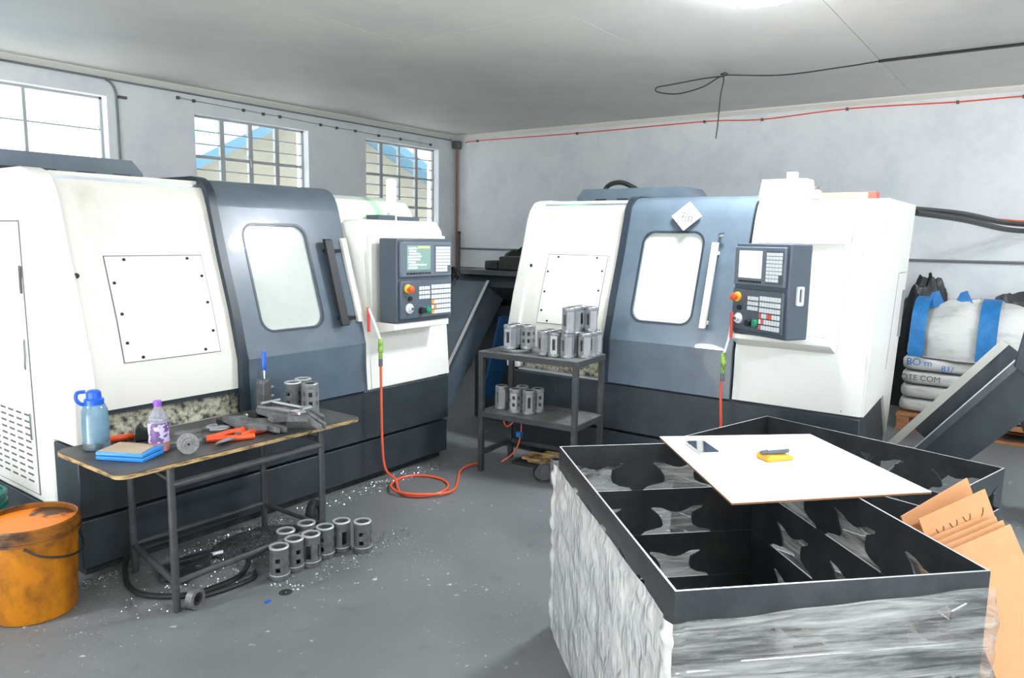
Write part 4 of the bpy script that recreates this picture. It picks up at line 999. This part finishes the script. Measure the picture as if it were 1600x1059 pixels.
t = thing('marker_dispenser', 'yellow plastic block with grey blue grip lying on the hardboard sheet', 'tool', (2.87, 0.815, PZ), math.radians(-35))
P('block', MB().slab([(-0.055, 0.0), (0.06, 0.0), (0.065, 0.012), (0.045, 0.02), (-0.05, 0.026), (-0.06, 0.012)], XZ, -0.036, 0.036), M['yellow'], t, bev=0.003)
P('grip', MB().box(-0.05, 0.055, -0.022, 0.0, 0.024, 0.042), M['panel2'], t, bev=0.005)
P('grip_top', MB().box(-0.045, 0.05, -0.019, -0.004, 0.042, 0.046), M['paper'], t)
P('tip', MB().lathe([(0.010, 0), (0.009, 0.02), (0.005, 0.026), (1e-6, 0.026)], 12, Matrix.Translation((-0.048, -0.011, 0.033)) @ Matrix.Rotation(-PI / 2, 4, 'Y')), M['steeld'], t)

# cardboard sheets standing between the stacks
def card(pts, label, th=0.004, extra=None):
    A = [Vector(p) for p in pts]
    n = (A[1] - A[0]).cross(A[3] - A[0]); n.normalize()
    mb = MB(); k = len(A)
    vs = [tuple(p) for p in A] + [tuple(p + n * th) for p in A]
    fs = [tuple(range(k)), tuple(range(2 * k - 1, k - 1, -1))] + [(i, (i + 1) % k, (i + 1) % k + k, i + k) for i in range(k)]
    c0 = sum(A, Vector()) / k; c0.z = min(p.z for p in A)
    mb.add([Vector(v) - c0 for v in vs], fs)
    o = P('cardboard_sheet', mb, M['kraft'], None, c0, smooth=0)
    tag(o, label, 'cardboard', 'cardboard sheets by the steel crates')
    if extra: extra(o, A, n, c0)
    return o
def cutlines(o, A, n, c0):
    ex = (A[1] - A[0]).normalized(); ez = (A[3] - A[0]).normalized()
    L = (A[1] - A[0]).length
    for i in range(4):
        p = A[0] + ex * (L * (0.12 + 0.2 * i)) + ez * 0.05
        pts = [p + ex * 0.045 * math.cos(a) + ez * 0.03 * math.sin(a) for a in [PI * k / 8 for k in range(9)]]
        pts = [q2 - c0 - n * 0.0015 for q2 in pts]
        P('cut_line', MB().tube(pts, 0.0018, 5), M['kraftd'], o)
CB = Vector((0.30, -0.17, 0.05)); CD = Vector((-0.10, -0.10, -0.74))
def cardpts(tl_, wv, dn):
    tl_ = Vector(tl_); wv = Vector(wv); dn = Vector(dn)
    s = tl_.z / -dn.z; d0 = dn * s
    s2 = (tl_ + wv).z / -dn.z
    return [tl_, tl_ + wv, tl_ + wv + dn * s2, tl_ + d0]
nrm = Vector((0.52, 0.80, 0)).normalized()
card(cardpts((2.435, 0.185, 0.745), (0.265, -0.150, 0.045), (0.10, -0.33, -0.74)), 'large front cardboard sheet leaning at the bottom right corner')
for i, (l, wv, lb) in enumerate((((2.447, 0.203, 0.750), (0.262, -0.148, 0.045), 'cardboard sheet just behind the large front one'),
        ((2.459, 0.221, 0.757), (0.258, -0.146, 0.043), 'cardboard sheet third from the front of the leaning bundle'),
        ((2.471, 0.239, 0.762), (0.254, -0.144, 0.043), 'cardboard sheet fourth from the front of the leaning bundle'),
        ((2.49, 0.262, 0.815), (0.245, -0.150, 0.062), 'tall cardboard sheet with curved cut lines in the leaning bundle'),
        ((2.525, 0.315, 0.80), (0.240, -0.150, 0.095), 'rearmost cardboard sheet of the leaning bundle'))):
    card(cardpts(l, wv, (0.08, -0.29, -0.74)), lb, extra=cutlines if i == 3 else None)

# ---------------------------------------------------------------- things on the far lathe
t = thing('white_carton', 'tall white carton standing on top of the far lathe', 'box', (5.25, 1.52, 1.921), 0)
P('carton', MB().slab([(-0.17, 0.0), (0.17, 0.0), (0.145, 0.15), (-0.145, 0.15)], YZ, -0.09, 0.09), M['paper'], t)
P('flap', MB().box(-0.03, 0.03, -0.06, 0.0, 0.15, 0.20), M['paper'], t)
t = thing('long_red_box', 'long flat orange red box lying on top of the far lathe', 'box', (5.10, 1.17, 1.921), 0)
P('box', MB().box(-0.05, 0.05, -0.24, 0.24, 0.0, 0.045), M['peach'], t)
P('end', MB().box(-0.052, 0.052, -0.245, -0.2, -0.0, 0.046), M['red'], t, label='red end of the box')
P('label', MB().box(-0.0525, -0.049, -0.19, -0.13, 0.01, 0.036), M['paper'], t)
t = thing('small_bottle', 'little bottle with orange shoulder and dark cap on the far lathe roof edge', 'bottle', (5.0, 1.265, 1.921), 0)
t.location = (4.955, 1.25, 1.921)
P('body', MB().lathe([(0.03, 0), (0.033, 0.004), (0.033, 0.035)], 18), M['paper'], t)
P('shoulder', MB().lathe([(0.033, 0.035), (0.026, 0.05), (0.012, 0.06)], 18), M['peach'], t)
P('cap', MB().lathe([(0.011, 0.058), (0.011, 0.08), (1e-6, 0.081)], 14), M['ink'], t)

# ---------------------------------------------------------------- pallet with sacks behind the far lathe
pl = thing('wooden_pallet', 'wooden pallet under the white sacks behind the conveyor', 'pallet', (7.78, 0.35, 0))
for y in (-0.62, 0.0, 0.62): P('bearer', MB().box(-0.5, 0.5, y - 0.05, y + 0.05, 0.02, 0.12), M['wood'], pl, bev=0.004)
for i in range(6): P('deck_board', MB().box(-0.5 + i * 0.176, -0.5 + i * 0.176 + 0.12, -0.68, 0.68, 0.1205, 0.142), M['wood'], pl, bev=0.003)
for i in range(3): P('base_board', MB().box(-0.5 + i * 0.44, -0.38 + i * 0.44, -0.68, 0.68, 0.0, 0.0195), M['wood'], pl, bev=0.003)
def sack(x, y, z, lx, ly, h, label, seed, band=None, text=None):
    n, m_ = 26, 14
    vs = []; fs = []
    def sp(v, e): return math.copysign(abs(v) ** e, v)
    for j in range(m_ + 1):
        ph = -PI / 2 + PI * j / m_
        for i in range(n):
            th = 2 * PI * i / n
            px = sp(math.cos(ph), 0.25) * sp(math.cos(th), 0.3) * lx
            py = sp(math.cos(ph), 0.25) * sp(math.sin(th), 0.3) * ly
            pz = sp(math.sin(ph), 0.45) * h / 2
            f = 1 + 0.03 * noise.noise((px * 6 + seed, py * 6, pz * 9))
            pz2 = pz + h / 2
            vs.append((px * f, py * f, max(0.0, pz2)))
    for j in range(m_):
        for i in range(n): fs.append((j * n + i, j * n + (i + 1) % n, (j + 1) * n + (i + 1) % n, (j + 1) * n + i))
    mb = MB().add(vs, fs)
    t = thing('white_sack', label, 'sack', (x, y, z), 0, 'white sacks stacked on the pallet')
    P('sack', mb, M['sack'], t, smooth=1.2)
    if text:
        for tx, yy, zz, sz, mm in text:
            me = textmesh(tx, sz); me.materials.append(mm)
            link('lettering', me, t, (-lx * 1.045, yy, zz), (PI / 2, 0, -PI / 2))
    return t
lv = 0.143
rows = ['bottom', 'second', 'third', 'fourth']
txts = {3: [('BO m', 0.44, 0.085, 0.085, M['bluem']), ('81/', 0.22, 0.045, 0.075, M['bluem'])], 2: [('OTE COM', 0.42, 0.07, 0.07, M['ink'])]}
for k in range(4):
    for s in (-1, 1):
        sack(7.82, 0.35 + s * 0.36, lv + k * 0.126, 0.42, 0.335, 0.122, 'white woven sack, %s from the floor in the %s pile' % (rows[k], 'left' if s > 0 else 'right'), k * 3.1 + s,
             text=[(a, b - 0.36 + 0.1, c, d, e) for a, b, c, d, e in txts[k]] if s > 0 and k in txts else None)
# bulk bag slumped on top
def lump(name, label, cat, loc, rad, h, seed, m, group=None, sq=0.7, parent=None, rough=0.12):
    n, m_ = 28, 16; vs = []; fs = []
    for j in range(m_ + 1):
        ph = PI / 2 * j / m_
        for i in range(n):
            th = 2 * PI * i / n
            f = 1 + rough * noise.noise((math.cos(th) * 2 + seed, math.sin(th) * 2, ph * 2)) + rough * 0.5 * noise.noise((math.cos(th) * 5, math.sin(th) * 5 + seed, ph * 5))
            c = math.cos(ph) ** sq; s_ = math.sin(ph) ** 0.8
            vs.append((rad[0] * c * math.cos(th) * f, rad[1] * c * math.sin(th) * f, h * s_ * f))
    for j in range(m_):
        for i in range(n): fs.append((j * n + i, j * n + (i + 1) % n, (j + 1) * n + (i + 1) % n, (j + 1) * n + i))
    fs.append(tuple(range(n))[::-1])
    o = P(name, MB().add(vs, fs), m, parent, loc, smooth=0.9)
    if not parent: tag(o, label, cat, group)
    return o
SZ = lv + 4 * 0.126 + 0.002
bb = thing('bulk_bag', 'big white bulk bag with blue straps slumped on top of the sacks', 'bag', (7.74, 0.50, SZ))
lump('bag', None, None, (0, 0, 0), (0.40, 0.55), 0.50, 3.3, M['sack'], parent=bb)
def strap(y, w):
    pts = []
    for i in range(13):
        a = PI * i / 12
        pts.append((-0.425 * math.copysign(abs(math.cos(a)) ** 0.7, math.cos(a)), y, 0.02 + 0.51 * math.sin(a) ** 0.7))
    mb = MB()
    vs = []; fs = []
    for p in pts: vs += [(p[0], p[1] - w, p[2]), (p[0], p[1] + w, p[2])]
    for i in range(12): fs.append((2 * i, 2 * i + 1, 2 * i + 3, 2 * i + 2))
    vs2 = [(a * 0.985, b, c - 0.004) for a, b, c in vs]; n0 = len(vs)
    mb.add(vs + vs2, fs + [tuple(k + n0 for k in f[::-1]) for f in fs] + [(2 * i, 2 * i + 2, 2 * i + 2 + n0, 2 * i + n0) for i in range(12)] + [(2 * i + 3, 2 * i + 1, 2 * i + 1 + n0, 2 * i + 3 + n0) for i in range(12)])
    P('blue_band', mb, M['sackblue'], bb)
strap(0.42, 0.06); strap(-0.10, 0.07)
for yy, zz in ((0.34, 0.50), (0.12, 0.51)):
    P('lifting_loop', MB().slab([(-0.09, -0.02), (0.08, -0.04), (0.03, 0.10), (-0.02, 0.12)], lambda p, tt: (-0.12 + tt + p[1] * 0.3, yy + p[0], zz - 0.03 + p[1]), 0, 0.02), M['sackblue'], bb)
lump('black_refuse_bag', 'black plastic bag bulging behind the bulk bag at its left', 'bag', (8.40, 1.0, 0), (0.09, 0.26), 1.30, 8.1, M['bag'], 'black bags behind the sacks')
lump('black_refuse_bag', 'black plastic bag heaped at the right rear of the sacks', 'bag', (8.40, 0.15, 0), (0.09, 0.5), 1.16, 5.7, M['bag'], 'black bags behind the sacks')
t = thing('coiled_hose', 'black corrugated hose coiled at the right of the bulk bag', 'hose', (7.78, -0.22, SZ + 0.0), 0)
P('coil', MB().tube([(0.15 * math.cos(a), 0.13 * math.sin(a), 0.30 + 0.02 * a / PI + 0.02 * math.sin(3 * a)) for a in [2 * PI * 3 * i / 90 for i in range(91)]], 0.028, 8), M['junk'], t)
P('end_ring', MB().lathe([(0.03, 0), (0.05, 0), (0.05, 0.04), (0.03, 0.04)], 18, Matrix.Translation((-0.12, 0.05, 0.36)), closed=True), M['steel'], t)

# clutter beside the near conveyor, behind it
lump('black_refuse_bag', 'black plastic bag heaped behind the near conveyor against the back wall', 'bag', (7.95, 5.6, 0), (0.40, 0.6), 1.45, 2.2, M['bag'], 'black bags behind the near conveyor')
lump('black_refuse_bag', 'smaller black bag left of the heap behind the near conveyor', 'bag', (7.1, 6.25, 0), (0.33, 0.36), 1.25, 6.2, M['bag'], 'black bags behind the near conveyor')
t = thing('standing_pole', 'dark steel pole leaning in the room corner', 'pole', (8.40, 7.10, 0))
P('pole', MB().tube([(-0.1, -0.05, 0), (0.02, 0.05, 1.72)], 0.022, 8), M['tubeblk'], t)
P('end_cap', MB().lathe([(0.026, -0.02), (0.026, 0.012), (1e-6, 0.014)], 10, Matrix.Translation((0.02, 0.05, 1.72))), M['rubber'], t)

# ---------------------------------------------------------------- cables and pipes on the walls and ceiling
def wire(name, label, cat, pts, r, m, group=None, clips=None, n=8):
    t = thing(name, label, cat, (0, 0, 0), 0, group)
    P('line', MB().tube(spline(pts, n), r, 6), m, t)
    if clips:
        for c in clips: P('clip', MB().box(c[0] - 0.015, c[0] + 0.012, c[1] - 0.012, c[1] + 0.012, c[2] - 0.018, c[2] + 0.012), M['ink'], t)
    return t
xb = XB - 0.02
cl = [(xb, y, z) for y, z in ((6.874, 3.029), (5.2, 3.02), (3.458, 3.034), (2.785, 3.006), (1.9, 3.043), (0.9, 3.022), (0.37, 3.025), (-1.5, 3.03))]
wire('orange_wire', 'thin orange wire clipped along the top of the back wall', 'wire', [(xb, 7.1, 3.01)] + [p for p in cl], 0.007, M['hose'], clips=cl[:-1])
wire('wall_conduit', 'grey conduit running level along the back wall at head height', 'conduit', [(xb, 7.25, 1.483), (xb, 3.5, 1.487), (xb, -1.0, 1.492)], 0.015, M['cableg'])
wire('wall_conduit', 'lower short grey conduit on the back wall near the corner', 'conduit', [(xb, 7.25, 1.20), (xb, 6.0, 1.20), (xb, 5.0, 1.19)], 0.014, M['cableg'])
wire('copper_pipe', 'brownish pipe running down the room corner', 'pipe', [(xb - 0.02, 7.24, 2.98), (xb - 0.02, 7.24, 2.0), (xb - 0.02, 7.24, 0.3)], 0.02, M['rust'])
t = thing('junction_box', 'dark junction box at the top of the room corner', 'junction box', (xb - 0.05, 7.22, 2.98))
P('box', MB().box(-0.05, 0.05, -0.05, 0.05, -0.05, 0.06), M['ink'], t, bev=0.006)
P('lid', MB().box(-0.056, -0.049, -0.04, 0.04, -0.04, 0.05), M['panel'], t)
yl = YL - 0.015
t = wire('wall_cable', 'grey cable along the top of the left wall dropping beside the first window', 'cable', [(-1.0, yl, 3.06), (1.5, yl, 3.062), (3.3, yl, 3.06), (3.50, yl, 3.05), (3.575, yl, 2.97), (3.587, yl, 2.8), (3.59, yl, 2.3), (3.60, yl, 1.4)], 0.010, M['cableg'])
P('clip', MB().box(3.60, 3.68, yl - 0.01, yl + 0.015, 2.90, 2.925), M['ink'], t)
wire('wall_cable', 'grey cable running under the cornice of the left wall from the drop to the corner', 'cable', [(3.5, yl, 3.058), (5.5, yl, 3.055), (8.4, yl, 3.05)], 0.009, M['cableg'])
cl = [(x, yl, z) for x, z in ((4.20, 3.000), (4.37, 2.995), (4.95, 2.985), (5.20, 2.98), (5.42, 2.98), (6.0, 2.965), (6.25, 2.96), (6.55, 2.96), (6.95, 2.95), (7.35, 2.95), (7.95, 2.94))]
wire('thin_wire', 'thin dark wire with dark clips above the second and third windows', 'wire', cl, 0.0035, M['cableg'], clips=cl)
zc = ZC - 0.012
wire('ceiling_cable', 'black cable running along the ceiling joint towards the right', 'cable', [(6.76, 1.30, zc), (6.75, 1.0, zc), (6.745, 0.33, zc), (6.74, -2.0, zc)], 0.012, M['cable'])
wire('hanging_cable', 'black cord sagging from the ceiling joint with a loop and hanging end', 'cable',
     [(6.755, 1.29, zc), (6.72, 1.55, zc - 0.02), (6.60, 2.0, zc - 0.055), (6.50, 2.40, zc - 0.03), (6.48, 2.48, zc - 0.02), (6.50, 2.52, zc - 0.01), (6.51, 2.48, zc), (6.48, 2.47, zc - 0.03), (6.50, 2.70, zc - 0.03), (6.54, 3.0, zc - 0.04), (6.545, 3.15, zc - 0.05), (6.56, 3.14, zc - 0.09), (6.58, 2.95, zc - 0.12), (6.55, 2.7, zc - 0.09), (6.50, 2.5, zc - 0.03), (6.495, 2.51, zc - 0.2), (6.49, 2.52, zc - 0.45), (6.485, 2.53, zc - 0.56)], 0.0055, M['cable'])
wire('power_cable', 'upper thick black cable running from the far lathe roof to the right', 'cable', [(5.9, 0.86, 1.895), (6.8, 0.62, 1.89), (7.9, 0.38, 1.85), (8.49, 0.1, 1.84)], 0.024, M['cable'], 'thick cables of the far lathe')
wire('power_cable', 'lower thick black cable running from the far lathe roof to the right', 'cable', [(5.9, 0.82, 1.87), (6.8, 0.60, 1.845), (7.9, 0.36, 1.79), (8.49, 0.08, 1.78)], 0.024, M['cable'], 'thick cables of the far lathe')
wire('orange_wire', 'orange wire drooping above the thick cables at the right edge', 'wire', [(xb, 0.62, 1.885), (xb, 0.45, 1.892), (xb, 0.2, 1.875), (xb, -0.6, 1.87)], 0.012, M['hose'])
# black hose on the floor under the table
wire('rubber_hose', 'black rubber hose curving on the floor under the work table', 'hose', [(1.70, 3.56, 0.10), (1.64, 3.50, 0.04), (1.58, 3.35, 0.014), (1.58, 3.20, 0.014), (1.68, 3.06, 0.014), (1.80, 3.02, 0.014), (1.95, 3.03, 0.014), (2.05, 3.10, 0.03), (2.08, 3.18, 0.06)], 0.013, M['rubber'])
wire('rubber_hose', 'second black rubber hose lying just inside the front rail of the table', 'hose', [(1.72, 2.99, 0.012), (1.84, 2.965, 0.012), (1.98, 2.965, 0.012), (2.03, 3.02, 0.012)], 0.011, M['rubber'])
t = thing('machine_offcuts', 'dark plates and offcuts heaped on the floor under the table', 'scrap', (1.83, 3.28, 0), 0.3)
for i, (x, y, z, l, w, a) in enumerate(((0.0, 0.0, 0.0, 0.22, 0.12, 0.2), (0.10, 0.05, 0.021, 0.18, 0.05, -0.5), (-0.08, 0.05, 0.021, 0.16, 0.07, 0.9), (0.05, -0.06, 0.042, 0.14, 0.04, 0.4))):
    P('plate', MB().box(-l / 2, l / 2, -w / 2, w / 2, 0, 0.02), M['junk'], t, (x, y, z), (0, 0, a), bev=0.003)
P('bright_bolt', MB().tube([(0.12, -0.04, 0.052), (0.17, -0.07, 0.052)], 0.010, 8), M['rim'], t)

# swarf and litter
def swarf(n, boxes, name, label):
    mb = MB(); rnd = random.Random(3)
    for _ in range(n):
        x0, x1, y0, y1 = rnd.choice(boxes); x = rnd.uniform(x0, x1); y = rnd.uniform(y0, y1); s = rnd.uniform(0.0025, 0.007); a = rnd.uniform(0, 6.28)
        c, d = math.cos(a) * s, math.sin(a) * s
        mb.add([(x + c, y + d, 0.0006), (x - c * 0.6 + d * 0.4, y - d * 0.6 - c * 0.4, 0.0006), (x - d * 0.5, y + c * 0.5, 0.0006 + s * 0.9)], [(0, 1, 2)])
    me = bpy.data.meshes.new(name); me.from_pydata(mb.v, [], mb.f); me.materials.append(M['chip'])
    o = link(name, me); tag(o, label, 'swarf'); o['kind'] = 'stuff'
swarf(3800, [(1.45, 2.0, 3.0, 3.56), (1.95, 2.6, 3.05, 3.56), (2.1, 2.55, 3.15, 3.57), (2.0, 2.5, 3.2, 3.57), (2.55, 3.4, 3.40, 3.58), (3.2, 3.95, 3.42, 3.58), (1.3, 1.7, 3.5, 3.58), (2.0, 2.9, 2.7, 2.9)], 'metal_swarf', 'glittering metal chips scattered on the floor under the work table')
bedm = MB()
rnd = random.Random(5)
nb2 = 40
vs = []; fs = []
for j in range(13):
    for i in range(nb2):
        th = 2 * PI * i / nb2; f = j / 12.0
        r = f * (1 + 0.15 * noise.noise((math.cos(th) * 2, math.sin(th) * 2, 4)))
        vs.append((2.27 + 0.27 * r * math.cos(th), 3.33 + 0.19 * r * math.sin(th), 0.001 + 0.035 * (1 - f * f) * (1 + 0.4 * noise.noise((r * 6, th * 3, 1)))))
for j in range(12):
    for i in range(nb2): fs.append((j * nb2 + i, j * nb2 + (i + 1) % nb2, (j + 1) * nb2 + (i + 1) % nb2, (j + 1) * nb2 + i))
bo = P('swarf_heap', MB().add(vs, fs), M['chipd'], None, smooth=1.0, kind='stuff')
tag(bo, 'low heap of dark sparkling swarf under the right half of the work table', 'swarf')
t = tag(P('blue_scrap', MB().slab([(0, 0), (0.03, 0.005), (0.025, 0.02), (0.004, 0.016)], XY, 0, 0.004), M['blueplas'], None, (1.88, 2.72, 0)), 'tiny blue plastic scrap on the floor in front of the work table', 'litter')
t = tag(P('rubber_disc', MB().lathe([(0.006, 0.003), (0.03, 0.003), (0.032, 0.0), (0.006, 0.0)], 20, closed=True), M['junk'], None, (2.0, 2.74, 0)), 'flat dark washer on the floor in front of the sleeves', 'washer')
